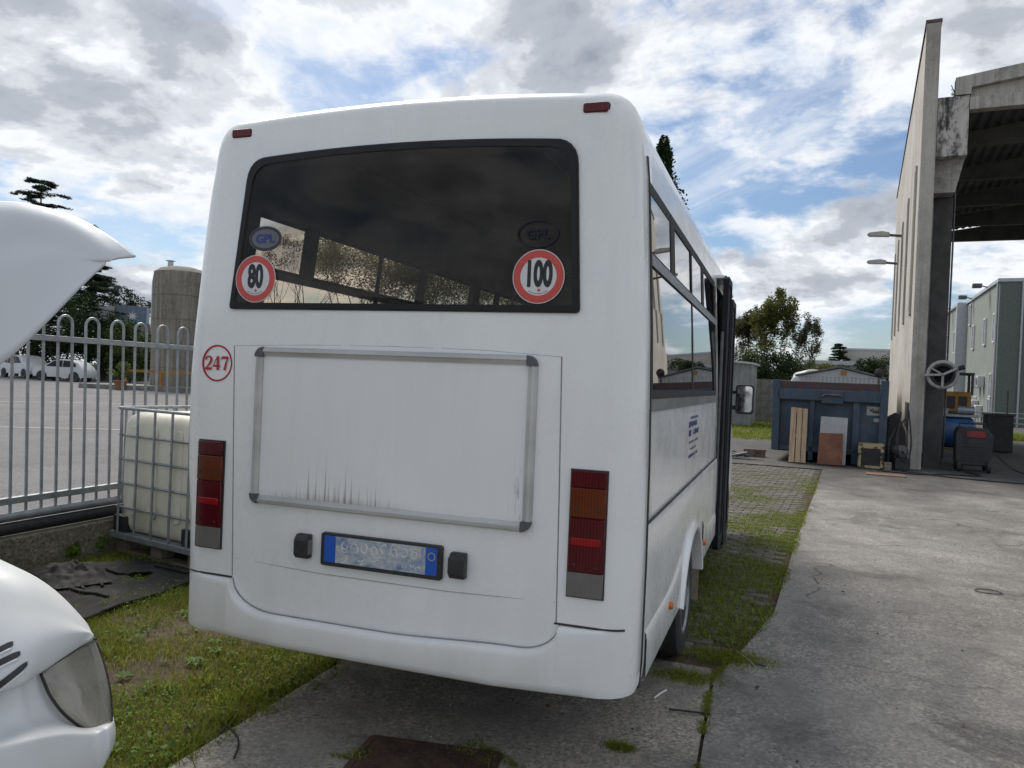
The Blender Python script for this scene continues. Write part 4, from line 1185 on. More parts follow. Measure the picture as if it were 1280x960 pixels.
hl_rows = [
    [(49, 841, 2.09), (68, 829, 2.12), (90, 815, 2.18), (108, 803, 2.25), (117, 799, 2.31), (119, 803, 2.6)],
    [(53, 852, 2.085), (72, 846, 2.11), (94, 836, 2.17), (114, 824, 2.24), (124, 817, 2.30), (126, 820, 2.6)],
    [(62, 872, 2.09), (82, 866, 2.115), (102, 858, 2.16), (120, 848, 2.22), (131, 840, 2.28), (133, 842, 2.6)],
    [(78, 893, 2.10), (94, 888, 2.12), (110, 882, 2.16), (126, 872, 2.21), (136, 864, 2.27), (138, 866, 2.6)],
    [(98, 909, 2.12), (109, 907, 2.13), (120, 902, 2.16), (130, 895, 2.20), (138, 888, 2.26), (140, 890, 2.6)],
    [(112, 915, 2.14), (120, 915, 2.15), (128, 912, 2.17), (134, 908, 2.20), (138, 903, 2.25), (140, 904, 2.6)]]
q = MB(); q.grid(nose_rows(hl_rows, 5, 4)); q.build('headlamp', M['haze_lens'], van, smooth=60, fix=False)
g_ = nose_rows(hl_rows, 5, 4); q = MB(); q.tube([p_ for p_ in g_[0]] + [r_[-6] for r_ in g_[1:]] , .004, 6); q.tube([r_[0] for r_ in g_], .004, 6); q.build('lamp_gasket', M['rubber'], van, smooth=60)
q = MB(); q.grid([[vp(px, py, d+.10) for (px, py, d) in r_] for r_ in hl_rows]); q.build('headlamp_bowl', M['bowl'], van, smooth=60, fix=False)
# grille slots: dark recessed slats lying in the nose panel
from mathutils.bvhtree import BVHTree
_pm = bpy.data.objects['front_panel'].data
bvh = BVHTree.FromPolygons([v.co.copy() for v in _pm.vertices], [tuple(p.vertices) for p in _pm.polygons])
def on_panel(px, py, lift):
    o_ = Vector((0, 0, CAM_H)) + vl; d_ = (far(px, py, 1.0) - Vector((0, 0, CAM_H))).normalized()
    h = bvh.ray_cast(o_, d_)
    return h[0] - d_*lift if h[0] is not None else vp(px, py, 1.95)
for (a, b_, c_, d_) in (((-60, 842), (-20, 822), (15, 804.5), 8.5), ((-60, 858), (-16, 836), (24, 817), 9), ((-60, 888), (-12, 864), (33, 830), 9.5)):
    t = MB(); rows = []
    cc = catmull([a, b_, c_], 7)
    for i, (px, py) in enumerate(cc):
        hh = d_*(.5 if i < len(cc)-2 else (.42 if i == len(cc)-2 else .28))
        rows.append([on_panel(px, py-hh, .003), on_panel(px, py+hh, .003), on_panel(px, py+hh, -.03), on_panel(px, py-hh, -.03)])
    t.grid(rows, closed=True); o = t.build('grille_slot', M['blackpl'], van, fix=False)
    t = MB(); t.tube([on_panel(px, py+d_*.70, .001) for (px, py) in cc[:-1]], .004, 6); t.build('slot_lip', M['van'], o, smooth=60)
# raised bonnet: curved skin with a folded lip
top = [(-420, 330, 2.86), (-250, 272, 2.56), (-120, 254, 2.38), (0, 253, 2.25), (45, 258, 2.21), (88, 270, 2.18), (122, 287, 2.16), (150, 306, 2.15), (169, 321, 2.15)]
mid1 = [(-430, 345, 2.80), (-260, 290, 2.49), (-130, 270, 2.31), (0, 266, 2.19), (40, 270, 2.155), (80, 281, 2.13), (110, 297, 2.115), (134, 313, 2.11), (150, 323, 2.12)]
lowr = [(-440, 400, 2.75), (-280, 345, 2.44), (-150, 320, 2.27), (-20, 305, 2.155), (25, 303, 2.125), (66, 307, 2.10), (98, 316, 2.09), (124, 324, 2.09), (141, 325, 2.105)]
low2 = [(-460, 520, 2.70), (-310, 450, 2.41), (-190, 400, 2.24), (-60, 362, 2.13), (-5, 350, 2.09), (42, 340, 2.07), (80, 334, 2.07), (108, 330, 2.08), (133, 327, 2.10)]
edge = [(-480, 660, 2.66), (-340, 610, 2.36), (-220, 560, 2.18), (-110, 515, 2.07), (-40, 478, 2.03), (10, 447, 2.01), (56, 404, 2.01), (98, 361, 2.04), (131, 330, 2.09)]
q = MB(); q.grid(nose_rows([top, mid1, lowr, low2, edge], 6, 6)); o = q.build('bonnet', M['van_in'], van, smooth=70, fix=False)
sl = o.modifiers.new('thick', 'SOLIDIFY'); sl.thickness = .007; sl.offset = 0
q = MB(); q.tube([vp(*p_) for p_ in catmull(top, 5)], .0035, 6); q.build('bonnet_lip', M['van_in'], van, smooth=60)
q = MB(); q.tube([vp(119, 285, 2.26), vp(121, 283, 2.26)], .008, 8); q.build('bonnet_buffer', M['blackpl'], van)
# body and engine bay behind the nose, out of frame
q = MB(); p0, p1 = vp(-330, 640, 2.7), vp(-40, 720, 2.75)
q.box(-1.9, -.75, -.30, .62, .35, .90); q.build('engine_bay', M['blackpl'], van, bevel=.08)
# the cab behind it, out of the photograph's frame
ax = Vector((.862, -.507, 0)); sy_ = Vector((.507, .862, 0))
CM = Matrix(((ax.x, sy_.x, 0, -2.2), (ax.y, sy_.y, 0, .25), (0, 0, 1, 0), (0, 0, 0, 1)))
q = MB(); rows = []
for (y, e) in ((-.92, .06), (-.88, .02), (0, 0), (.88, .02), (.92, .06)):
    rows.append([CM @ Vector((x_*(1-e), y*(1 if z_ < 1.2 else .9), z_-e*(z_ > 1.5))) for (x_, z_) in ((-1.6, .35), (.72, .35), (.80, .75), (.78, 1.10), (.66, 1.16), (-.05, 2.02), (-.25, 2.10), (-1.6, 2.12))])
q.grid(rows, closed=True); q.f.append(list(range(8))); q.f.append([32+k for k in range(8)]); q.m += [0, 0]
q.build('cab', M['van'], van, smooth=35)
q = MB(); q.add([CM @ Vector(p_) for p_ in ((.655, -.74, 1.19), (.655, .74, 1.19), (-.01, .70, 2.00), (-.01, -.70, 2.00), (.64, -.74, 1.17), (.64, .74, 1.17), (-.03, .70, 1.98), (-.03, -.70, 1.98))], [(0, 1, 2, 3), (7, 6, 5, 4), (0, 4, 5, 1), (1, 5, 6, 2), (2, 6, 7, 3), (3, 7, 4, 0)]); q.v = [v_ + ax*.03 for v_ in q.v]; q.build('windscreen', M['fritt'], van)
q = MB(); q.tube([vp(-330, 700, 2.5), vp(-300, 380, 2.45)], .006, 6); q.build('bonnet_prop', M['steeld'], van, smooth=60)

# ------------------------------------------------------------------ sliding gate, kerb wall
gate = empty('sliding_gate', 'galvanised steel sliding gate with hooped bar tops at the left', 'gate', (-5.50, 3.0, 0))
def shy(z): return -.026*z
pitch = .131; y0 = -.064
NB = 62
nbar = []
for i in range(NB):
    y = y0 + i*pitch
    nbar.append(y)
for k in range(0, NB-1, 2):
    ya, yb = nbar[k], nbar[k+1]
    h0 = 1.90
    q = MB(); rr_ = (yb-ya)/2; cy = (ya+yb)/2
    pts = [(0, ya+shy(.42), .42), (0, ya+shy(h0), h0)] + [(0, cy+shy(h0)-rr_*math.cos(PI*j/8), h0+rr_*math.sin(PI*j/8)) for j in range(1, 8)] + [(0, yb+shy(h0), h0), (0, yb+shy(.42), .42)]
    q.tube(pts, .0115, 8); q.build('hooped_bar', M['steel'], gate, smooth=50)
yl_, yh = y0-.3, nbar[-1]+.2
q = MB(); q.bar((0, yl_, 1.775), (0, yh, 1.775), .045, .045); q.build('top_rail', M['steel'], gate, bevel=.004)
q = MB(); q.bar((.0, yl_, .525), (.0, yh, .525), .05, .05); q.build('bottom_rail', M['steel'], gate, bevel=.004)
q = MB(); q.tube([(.02, yl_, .405), (.02, yh, .405)], .036, 14); q.build('bottom_tube', M['steel'], gate, smooth=50)
q = MB(); q.tube([(.03, yl_, .318), (.03, yh, .318)], .048, 14); q.build('guide_pipe', M['rubber'], gate, smooth=50)
post = empty('gate_post', 'square steel post behind the caged tank beside the hooped gate', 'post', (-5.56, 7.55, 0))
q = MB(); q.box(-.05, .05, -.05, .05, .0, 2.0); q.build('post_tube', M['steel'], post, bevel=.006)
q = MB(); q.box(-.06, .06, -.06, .06, 2.0, 2.02); q.build('post_cap', M['steel'], post)
kw = empty('kerb_wall', 'low mossy concrete wall under the sliding gate', 'wall', (-5.5, 0, 0))
q = MB(); rs = random.Random(2)
q.box(-.14, .10, -6, 12, -.05, .262); q.build('wall_body', M['kerb'], kw, bevel=.018)

# ------------------------------------------------------------------ caged water tank
ibc = empty('caged_tank', 'cream plastic tank in a steel cage standing on a pallet beside the bus', 'tank', (-4.66, 5.58, 0), R(-12.8))
cream = NT('cream_plastic'); v = cream.coord()
nn = cream.noise(cream.mapv(v, (1, 1, .5)), 3.4, 6, .65)
cream.set(Base_Color=cream.ramp(nn, [(.3, (.58, .555, .44)), (.55, (.71, .69, .59)), (.8, (.76, .75, .68))]), Roughness=.42, Subsurface_Weight=.0)
L_, W_ = .53, .53
q = MB(); rows = []
for (z, e) in ((.19, .06), (.21, .03), (.26, .012), (.5, .0), (.9, .0), (1.10, .006), (1.16, .03), (1.19, .075), (1.20, .16)):
    pr = rrect(-L_+e, L_-e, -W_+e, W_-e, .11, 6); rows.append([(x, y, z) for (x, y) in pr])
q.grid(rows, closed=True); q.f.append(list(range(len(rows[0])))[::-1]); q.f.append([len(q.v)-len(rows[0])+k for k in range(len(rows[0]))]); q.m += [0, 0]
q.build('bottle', cream.m, ibc, smooth=50)
q = MB(); rs = random.Random(8)
for sx in (-.33, -.05, .27):
    q.prism(rrect(sx-.055, sx+.055, .34, 1.08, .05), 'y', -W_+.004, -W_-.006)
q.build('moulded_rib', cream.m, ibc, bevel=.005, seg=2)
q = MB(); q.tube([(0, 0, 1.195), (0, 0, 1.235)], .11, 24); q.build('filler_cap', M['blackpl'], ibc, bevel=.008)
q = MB()
C_ = L_+.022
for z in (.40, .60, .80, 1.00):
    q.tube([(x, y, z) for (x, y) in rrect(-C_, C_, -C_, C_, .07, 5)], .0095, 6, closed=True)
q.build('cage_hoop', M['steel'], ibc, smooth=60)
q = MB(); q.tube([(x, y, 1.225) for (x, y) in rrect(-C_-.004, C_+.004, -C_-.004, C_+.004, .07, 5)], .013, 8, closed=True); q.build('cage_rim', M['steel'], ibc, smooth=60)
for k in range(5):
    t = -.46 + .23*k
    for (x, y, nx, ny) in ((t, -C_, 0, -1), (t, C_, 0, 1), (-C_, t, -1, 0), (C_, t, 1, 0)):
        u = MB(); u.tube([(x+nx*.013, y+ny*.013, .16), (x+nx*.013, y+ny*.013, 1.22)], .0105, 6); u.build('cage_upright', M['steel'], ibc, smooth=60)
q = MB(); q.box(-C_-.02, C_+.02, -C_-.02, C_+.02, .135, .185); q.build('base_tray', M['steel'], ibc, bevel=.006)
for (x, y) in ((-.46, -.50), (.46, -.50)):
    q = MB(); q.box(x-.10, x+.08, y-.046, y+.06, .186, .32); q.build('corner_guard', M['blackpl'], ibc, bevel=.01)
wood_old = simple('old_pallet_wood', (.23, .20, .165), (.12, .10, .085), 5, .85, stretch=(.4, 4, 4), bump=.3)
for x in (-.48, 0, .48):
    for y in (-.45, 0, .45):
        q = MB(); q.box(x-.07, x+.07, y-.06, y+.06, .03, .135); q.build('pallet_block', wood_old, ibc)
for y in (-.45, 0, .45):
    q = MB(); q.box(-.56, .56, y-.05, y+.05, .0, .028); q.build('pallet_board', wood_old, ibc)

# ------------------------------------------------------------------ rubber mat and crumpled sheet on the grass
mat_ = NT('weathered_rubber_mat'); v = mat_.coord()
a = mat_.noise(v, 3.2, 7, .7, .8); b2 = mat_.noise(v, 30, 5, .7)
mat_.set(Base_Color=mat_.ramp(mat_.math('ADD', mat_.math('MULTIPLY', a, .7), mat_.math('MULTIPLY', b2, .3)), [(.35, (.012, .012, .013)), (.52, (.030, .030, .030)), (.64, (.062, .060, .057))]), Roughness=.85, Specular_IOR_Level=.15)
mat_.bump(mat_.math('ADD', a, mat_.math('MULTIPLY', b2, .4)), .5, .02)
mt = empty('rubber_mat', 'torn black rubber mat lying flat on the grass', 'mat', (-4.45, 4.42, 0))
cn = [Vector((-5.28, 4.40)), Vector((-4.02, 3.60)), Vector((-4.08, 4.90)), Vector((-4.92, 5.00))]
cn = [p_ - Vector((-4.45, 4.42)) for p_ in cn]
N = 46; q = MB(); vid = {}
def mat_pt(u, w_):
    p_ = cn[0]*(1-u)*(1-w_) + cn[1]*u*(1-w_) + cn[2]*u*w_ + cn[3]*(1-u)*w_
    e = .02*(float(fbm(u*9, w_*9, 7))-.5)
    z = .004 + .045*float(fbm(p_.x*3.2+5, p_.y*3.2, 17)) + .03*max(0, float(fbm(p_.x*9, p_.y*9, 23))-.5)
    return (p_.x+e*2, p_.y+e*2, z)
for i in range(N+1):
    for j in range(N+1): vid[i, j] = len(q.v); q.v.append(Vector(mat_pt(i/N, j/N)))
for i in range(N):
    for j in range(N):
        u, w_ = (i+.5)/N, (j+.5)/N
        if ((u-.60)/.12)**2 + ((w_-.66)/.085)**2 < 1 + .7*(float(fbm(u*14, w_*14, 3))-.5)*2: continue
        if w_ > .97 and float(fbm(u*10, 3, 5)) > .55: continue
        q.f.append([vid[i, j], vid[i+1, j], vid[i+1, j+1], vid[i, j+1]]); q.m.append(0)
o = q.build('mat_sheet', mat_.m, mt, smooth=70); sl = o.modifiers.new('t', 'SOLIDIFY'); sl.thickness = .012
for (u0, w0, u1, w1, wd) in ((.30, .16, .62, .22, .02), (.34, .40, .66, .34, .02), (.5, .12, .85, .30, .03), (.48, .86, .86, .90, .03), (.28, .55, .48, .58, .03)):
    t = MB(); pp = []
    for k in range(5):
        p_ = Vector(mat_pt(u0+(u1-u0)*k/4, w0+(w1-w0)*k/4)); p_.z += .012; pp.append(p_)
    for a_, b_ in zip(pp, pp[1:]): t.bar(a_, b_, wd, .016)
    t.build('raised_rib', mat_.m, mt, bevel=.003, seg=1)
cs = empty('crumpled_sheet', 'crumpled black plastic sheet bunched on the near corner of the rubber mat', 'plastic sheet', (-4.85, 4.35, .05))
q = MB(); rows = []
for i in range(40):
    r_ = []
    for j in range(30):
        u, w_ = i/39-.5, j/29-.5
        x, y = u*.70, w_*.40
        bulge = max(0, 1-(u*2)**2)*max(0, 1-(w_*2)**2)
        r_.append((x+.03*float(fbm(u*9, w_*9, 2)), y*(1-.2*u)+.25*u*0, bulge*(.015+.075*float(fbm(u*9+3, w_*9, 13))) + .03*abs(math.sin(u*19+6*float(fbm(u*5, w_*5, 9))))*bulge))
    rows.append(r_)
q.grid(rows); o = q.build('sheet_folds', simple('black_plastic_sheet', (.009, .009, .010), (.006, .006, .007), 8, .7, spec=.25), cs, smooth=60, rot=(0, 0, R(-28)))

# ------------------------------------------------------------------ manhole cover and small litter
rusty = simple('rusty_iron_cover', (.085, .05, .034), (.035, .022, .018), 9, .85, bump=.5, bscale=40)
mh = empty('manhole_cover', 'rusty brown iron manhole cover sunk in the concrete behind the bus', 'manhole cover', (-1.33, 2.86, 0), R(8))
q = MB(); q.prism(rrect(-.27, .27, -.24, .24, .03), 'z', -.03, .004); q.build('cover_plate', rusty, mh, bevel=.004)
q = MB(); q.ring(rrect(-.30, .30, -.27, .27, .03), rrect(-.274, .274, -.244, .244, .03), 'z', -.03, .007); q.build('cover_frame', rusty, mh)
q = MB()
for i in range(16):
    for j in range(14):
        x, y = -.25+.033*i, -.22+.033*j
        q.box(x-.012, x+.012, y-.004, y+.004, .003, .0075) if (i+j) % 2 else q.box(x-.004, x+.004, y-.012, y+.012, .003, .0075)
q.build('tread_pattern', rusty, mh)['kind'] = 'stuff'
def litter(name, label, cat, px0, py0, px1, py1, r, m, sag=0.0, n_=6):
    def g(px, py):
        v = far(px, py, 1.0) - Vector((0, 0, CAM_H)); k = (.006-CAM_H)/v.z; return v*k + Vector((0, 0, CAM_H))
    a, b_ = g(px0, py0), g(px1, py1); d = b_-a; nrm = Vector((-d.y, d.x, 0))
    t = MB(); t.tube([a + d*(k/n_) + nrm*sag*math.sin(PI*k/n_) + Vector((0, 0, r*.5)) for k in range(n_+1)], r, 6)
    o = t.build(name, m, None, smooth=60); return tag(o, label, cat)
palewire = simple('pale_wire', (.5, .5, .48), (.35, .35, .34), 20, .5)
litter('straw', 'pale drinking straw lying at the edge of the grassy paving', 'straw', 921, 815, 944, 834, .004, palewire, .03)
litter('stick', 'thin dark stick lying on the slab right of the bus', 'stick', 836, 888, 888, 894, .005, M['rubber'], .01)
litter('twig', 'short bent twig lying on the concrete left of the manhole', 'twig', 276, 905, 291, 950, .004, M['rubber'], .12)
litter('paper_strip', 'white torn paper strip on the slab by the bus corner', 'paper', 818, 874, 833, 864, .005, M['signwhite'], .02)
litter('wire_offcut', 'dark blue wire offcut beside the pale straw', 'wire', 942, 830, 957, 834, .004, M['blueink'], .05)
wing = leafmat('brown_leaf', (.12, .06, .025), (.2, .11, .05), None, .1)
pts = []
for k in range(26):
    x = random.uniform(-2.0, 2.6); y = random.uniform(2.4, 7.0)
    if y > 4.6 and x < .3: continue
    pts.append((x, y))
o, _ = leaves_flat('leaf_litter', np.array(pts), .035, .004, .010, wing, .25, zb=0.0); o['kind'] = 'stuff'
def ring_wire(label, px, py, r, m=M['rubber']):
    v = far(px, py, 1.0) - Vector((0, 0, CAM_H)); k = (.006-CAM_H)/v.z; c = v*k
    t = MB(); t.tube([(c.x+r*math.cos(a)*1.3, c.y+r*math.sin(a), .008) for a in [2*PI*i/18 for i in range(18)]], .004, 5, closed=True)
    tag(t.build('wire_loop', m, None, smooth=60), label, 'wire')
ring_wire('small dark wire loop lying on the open concrete at right', 1236, 740, .075)

# ------------------------------------------------------------------ warehouse on the right
TILT = R(1.4); AZW = R(-5.1)
conc_wall = concrete_mat('precast_wall', (.62, .592, .545), (.54, .515, .472), (.38, .36, .33), 3.3, False, 45, False, .25, None, .7)
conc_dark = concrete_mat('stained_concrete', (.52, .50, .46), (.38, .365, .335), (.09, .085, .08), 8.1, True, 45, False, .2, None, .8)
endm = concrete_mat('grey_end_concrete', (.50, .475, .435), (.42, .40, .365), (.25, .238, .215), 6.7, False, 45, False, .2, None, .55)
gutm = NT('streaked_gutter_concrete'); v = gutm.coord()
a = gutm.noise(gutm.mapv(v, (1.6, 1.6, .55)), 2.1, 8, .72, .5); b2 = gutm.noise(v, 14, 6, .7)
gutm.set(Base_Color=gutm.ramp(gutm.math('ADD', gutm.math('MULTIPLY', a, .8), gutm.math('MULTIPLY', b2, .2)), [(.40, (.035, .034, .032)), (.475, (.16, .155, .145)), (.53, (.45, .435, .40)), (.68, (.56, .54, .50))]), Roughness=.9)
wh = empty('warehouse', 'tall pale concrete warehouse with an open canopy bay at the right', 'warehouse', (2.62, 19.3, 0), AZW, None, TILT)
PW = 3.74
for k in range(5):
    q = MB(); ya = k*PW; yb = ya+PW-.018; sl0, sl1 = ya+1.45, ya+1.72
    q.box(0, .26, ya, sl0, -.1, 9.72); q.box(0, .26, sl1, yb, -.1, 9.72)
    q.box(0, .26, sl0, sl1, -.1, 3.6); q.box(0, .26, sl0, sl1, 6.9, 9.72)
    if k == 0:
        q.m = [0]*len(q.f)
    o = q.build('wall_panel', conc_wall, wh)
    q = MB(); q.box(.10, .14, sl0+.0, sl1, 3.6, 6.9); q.build('window_slit', M['fritt'], o)
    q = MB(); q.ring(rrect(sl0-.10, sl1+.10, 3.5, 7.0, .01, 1), rrect(sl0, sl1, 3.6, 6.9, .01, 1), 'x', -.045, .0); q.build('slit_frame', endm, o)
q = MB(); q.box(-.012, .272, -.05, -.002, -.1, 9.73); q.build('end_post', endm, wh, bevel=.012)
q = MB(); q.box(-.03, .29, -.06, 5*PW, 9.735, 9.80); q.build('coping', simple('brown_coping', (.14, .09, .08), (.08, .06, .055), 5, .6), wh)
q = MB(); q.box(.275, .88, .02, 5*PW, 6.83, 8.12); q.build('gutter_beam', gutm.m, wh, bevel=.02)
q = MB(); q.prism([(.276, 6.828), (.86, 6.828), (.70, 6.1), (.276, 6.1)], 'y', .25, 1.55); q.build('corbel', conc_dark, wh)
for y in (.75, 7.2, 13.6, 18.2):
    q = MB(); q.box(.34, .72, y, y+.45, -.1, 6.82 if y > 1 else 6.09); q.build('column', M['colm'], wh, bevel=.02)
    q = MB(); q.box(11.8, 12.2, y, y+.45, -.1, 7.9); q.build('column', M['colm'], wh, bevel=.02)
def chord(x, z0, k=.13): return z0 + k*(x-.6)
q = MB(); XE = 12.2; XM = 6.4
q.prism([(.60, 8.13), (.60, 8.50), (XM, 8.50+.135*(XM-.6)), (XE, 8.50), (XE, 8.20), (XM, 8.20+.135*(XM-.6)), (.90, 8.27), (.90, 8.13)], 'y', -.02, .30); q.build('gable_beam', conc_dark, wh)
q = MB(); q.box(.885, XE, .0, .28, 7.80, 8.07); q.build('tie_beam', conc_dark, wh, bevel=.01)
q = MB(); q.prism([(.9, 8.07), (.9, 8.26), (XM, 8.19+.135*(XM-.6)), (XE, 8.19), (XE, 8.07)], 'y', .12, .16); q.build('gable_infill', endm, wh)
roofm = simple('dark_roof_sheet', (.15, .15, .155), (.09, .09, .095), 2, .7)
q = MB(); rows = []; xs = []
x = .62; k = 0
while x < XE:
    xs += [(x, 0), (x+.06, .05), (x+.13, .05), (x+.19, 0)]; x += .25
for y in (.30, 18.9):
    rows.append([(x, y, 8.08+dz + (.135*(x-.6) if x < XM else .135*(XM-.6) - .135*(x-XM))) for (x, dz) in xs])
q.grid(rows); o = q.build('roof_sheet', roofm, wh); sl = o.modifiers.new('t', 'SOLIDIFY'); sl.thickness = .02; sl.offset = 1
for y in (3.0, 6.9, 10.9, 14.9, 18.7):
    q = MB(); q.prism([(.88, 7.78), (XE, 7.78), (XE, 8.02), (XM, 8.02+.135*(XM-.6)), (.88, 8.06)], 'y', y-.12, y+.12); q.build('roof_truss', roofm, wh)
q = MB()
for i in range(40):
    a = random.random()*6; q.tube([(.66+random.gauss(0, .03), .15, 8.12), (.66+.14*math.cos(a), .15+.1*math.sin(a), 8.12+random.uniform(.05, .3))], .004, 4)
q.build('roof_weed', M['dry'], wh)
q = MB(); q.tube([(.31, .72, 6.0), (.31, .72, .3)], .035, 8); q.tube([(.76, .9, 6.3), (.76, .9, .2)], .02, 8); q.build('downpipe', M['steeld'], wh)
q = MB(); q.box(-.05, .0, .2, 1.1, .9, 1.45); q.build('patch_plate', M['steeld'], wh)
def wall_lamp(y, z, label):
    p = (wh_m @ Vector((0, y, z)))
    t = empty('wall_lamp', label, 'lamp', p, AZW, 'lamps on the warehouse wall')
    q = MB(); q.box(-.03, 0, -.10, .10, -.22, .12); q.build('wall_bracket', M['steel'], t)
    q = MB(); q.tube([(-.03, 0, -.02), (-.45, 0, .03)], .045, 8); q.build('arm', M['steeld'], t)
    q = MB(); q.prism([(-.40, -.03), (-.40, .10), (-.62, .15), (-1.02, .12), (-1.08, .06), (-1.0, -.0)], 'y', -.14, .14); q.build('lamp_head', M['lamphead'], t, bevel=.03)
M['lamphead'] = simple('grey_lamp_head', (.42, .42, .42), (.32, .32, .32), 4, .5)
bpy.context.view_layer.update(); wh_m = wh.matrix_world.copy()
wall_lamp(9.1, 6.60, 'grey lamp on a short arm, upper of the two on the warehouse wall')
wall_lamp(13.0, 6.20, 'grey lamp on a short arm, lower of the two on the warehouse wall')
# hose reel on the wall end
hr = empty('hose_reel', 'pale spoked hose reel wheel fixed to the end of the warehouse wall', 'hose reel', wh_m @ Vector((.60, -.12, 2.10)), AZW)
ring_p = [(.275*math.cos(2*PI*i/32), 0, .275*math.sin(2*PI*i/32)) for i in range(32)]
q = MB(); q.tube(ring_p, .045, 8, closed=True); q.build('reel_rim', M['reelpaint'], hr, smooth=60)
q = MB(); q.lathe([(.23, -.06), (.23, .06), (.19, .06), (.19, -.06)], 28, Matrix.Rotation(PI/2, 4, 'X')); q.build('hose_coil', M['rubber'], hr)
q = MB()
for a in (.5, 2.6, 4.7): q.bar((0, -.07, 0), (.26*math.cos(a), -.07, .26*math.sin(a)), .05, .03)
q.build('spoke', M['reelpaint'], hr)
q = MB(); q.bar((-.36, -.03, -.02), (.0, -.09, 0), .10, .05); q.bar((0, -.09, 0), (.30, -.10, .17), .07, .05); q.build('reel_arm', M['reelpaint'], hr, bevel=.01)
q = MB(); q.tube([(.28, -.1, .14), (.40, -.1, .18)], .05, 10); q.build('hose_nozzle', M['rubber'], hr)

# ------------------------------------------------------------------ blue waste container
cblue = NT('worn_blue_steel'); v = cblue.coord()
a = cblue.noise(cblue.mapv(v, (1, 1, .6)), 2.6, 8, .7, .5); b2 = cblue.noise(v, 9, 7, .75)
c = cblue.ramp(a, [(.3, (.016, .034, .058)), (.5, (.030, .062, .102)), (.72, (.060, .098, .14))])
c = cblue.mix(cblue.ramp(b2, [(.50, 0.0), (.62, .9)]), c, (.085, .055, .042))
cblue.set(Base_Color=c, Roughness=.6); cblue.bump(b2, .2, .01)
rustm = simple('rusted_top_rail', (.10, .045, .03), (.05, .05, .065), 4, .85, bump=.3)
AZC = R(-5.1)
cont = empty('waste_container', 'worn blue steel waste container with a rusty top rail behind the leaning boards', 'container', (-.25, 19.12, 0), AZC)
CW, CH = 2.37, 1.86
q = MB(); q.box(.06, CW-.06, .16, .20, .28, 1.42); q.build('front_plate', cblue.m, cont)
q = MB(); q.prism([(0.0, .24), (.16, .24), (.14, CH), (-.02, CH)], 'y', .0, .18); q.build('corner_post', cblue.m, cont, bevel=.01)
q = MB(); q.prism([(CW-.14, .05), (CW+.02, .05), (CW+.04, CH+.06), (CW-.12, CH+.06)], 'y', .0, .18); q.build('corner_post', cblue.m, cont, bevel=.01)
for (x, w_, z0) in ((.80, .10, .05), (1.70, .14, .03)):
    q = MB(); q.box(x, x+w_, .06, .17, z0, 1.45); q.build('upright', cblue.m, cont, bevel=.008)
q = MB(); q.box(.10, CW-.13, .03, .17, 1.68, 1.84); q.build('rusty_rail', rustm, cont, bevel=.01)
q = MB(); q.box(.09, CW-.13, -.0, .18, 1.42, 1.678); q.build('front_beam', cblue.m, cont, bevel=.012)
q = MB(); q.box(1.04, 1.50, -.04, -.002, 1.36, 1.66); q.build('hook_housing', cblue.m, cont, bevel=.02)
q = MB(); q.tube([(1.06, -.06, 1.52), (1.12, -.09, 1.56), (1.42, -.09, 1.56), (1.48, -.06, 1.52)], .02, 8); q.build('hook_bar', M['steeld'], cont)
q = MB(); q.box(.13, CW-.15, .06, .16, .26, .36); q.build('sill_beam', cblue.m, cont)
for x in (.02, CW-.06):
    q = MB(); q.box(x, x+.05, .19, 5.2, .25, 1.75); q.build('side_plate', cblue.m, cont)
q = MB(); q.box(.02, CW-.02, 5.2, 5.26, .25, 1.75); q.build('rear_plate', cblue.m, cont)
q = MB(); q.box(.03, CW-.03, .2, 5.19, .22, .30); q.build('floor_plate', M['steeld'], cont)
for x in (.5, 1.75):
    q = MB(); q.box(x, x+.12, .3, 5.0, .02, .215); q.build('skid_rail', M['steeld'], cont)
q = MB(); q.box(1.98, 2.36-.12, .145, .158, 1.14, 1.34); o = q.build('warning_plate', simple('dull_sign_plate', (.35, .35, .33), (.25, .24, .22), 6, .6), cont)
q = MB(); rs = random.Random(4)
for k in range(7):
    x = 2.03+.16*rs.random(); q.tube([(x+.03*rs.gauss(0, 1)+.012*j, .143, 1.24+.03*rs.gauss(0, 1)) for j in range(4)], .006, 4)
q.build('black_scrawl', M['ink'], o)
q = MB(); q.box(2.13, 2.27, .145, .158, 1.0, 1.08); q.build('label_plate', simple('pale_label', (.42, .38, .34), (.3, .28, .25), 6, .6), cont)

woodp = simple('raw_pallet_wood', (.50, .37, .245), (.36, .255, .165), 3.5, .8, stretch=(5, 5, .35), bump=.25)
pal = empty('wooden_pallet', 'upright pallet of three raw planks leaning on the blue container', 'pallet', (.14, 18.68, 0), AZC)
LM = Matrix.Rotation(R(-5.5), 4, 'X')
for i, (x0, w_) in enumerate(((.0, .115), (.135, .105), (.255, .10))):
    q = MB(); q.box(x0, x0+w_, -.022, 0, .02, 1.25-.01*i, LM); q.build('plank', woodp, pal, bevel=.003, seg=1)
for z in (.03, .58, 1.14):
    q = MB(); q.box(.0, .355, .0005, .08, z, z+.09, LM); q.build('batten', woodp, pal)
brd = tag(MB().prism([(0, 0), (.56, .01), (.575, 1.05), (.02, 1.06)], 'y', 0, .022, Matrix.Translation((.755, 18.72, .02)) @ Matrix.Rotation(AZC, 4, 'Z') @ LM).build('white_board', simple('dull_white_board', (.40, .41, .42), (.32, .33, .34), 5, .7), bevel=.003), 'white board leaning behind the brown one on the blue container', 'board')
brn = simple('brown_board', (.24, .105, .06), (.13, .055, .035), 3.2, .75, detail=7, bump=.15)
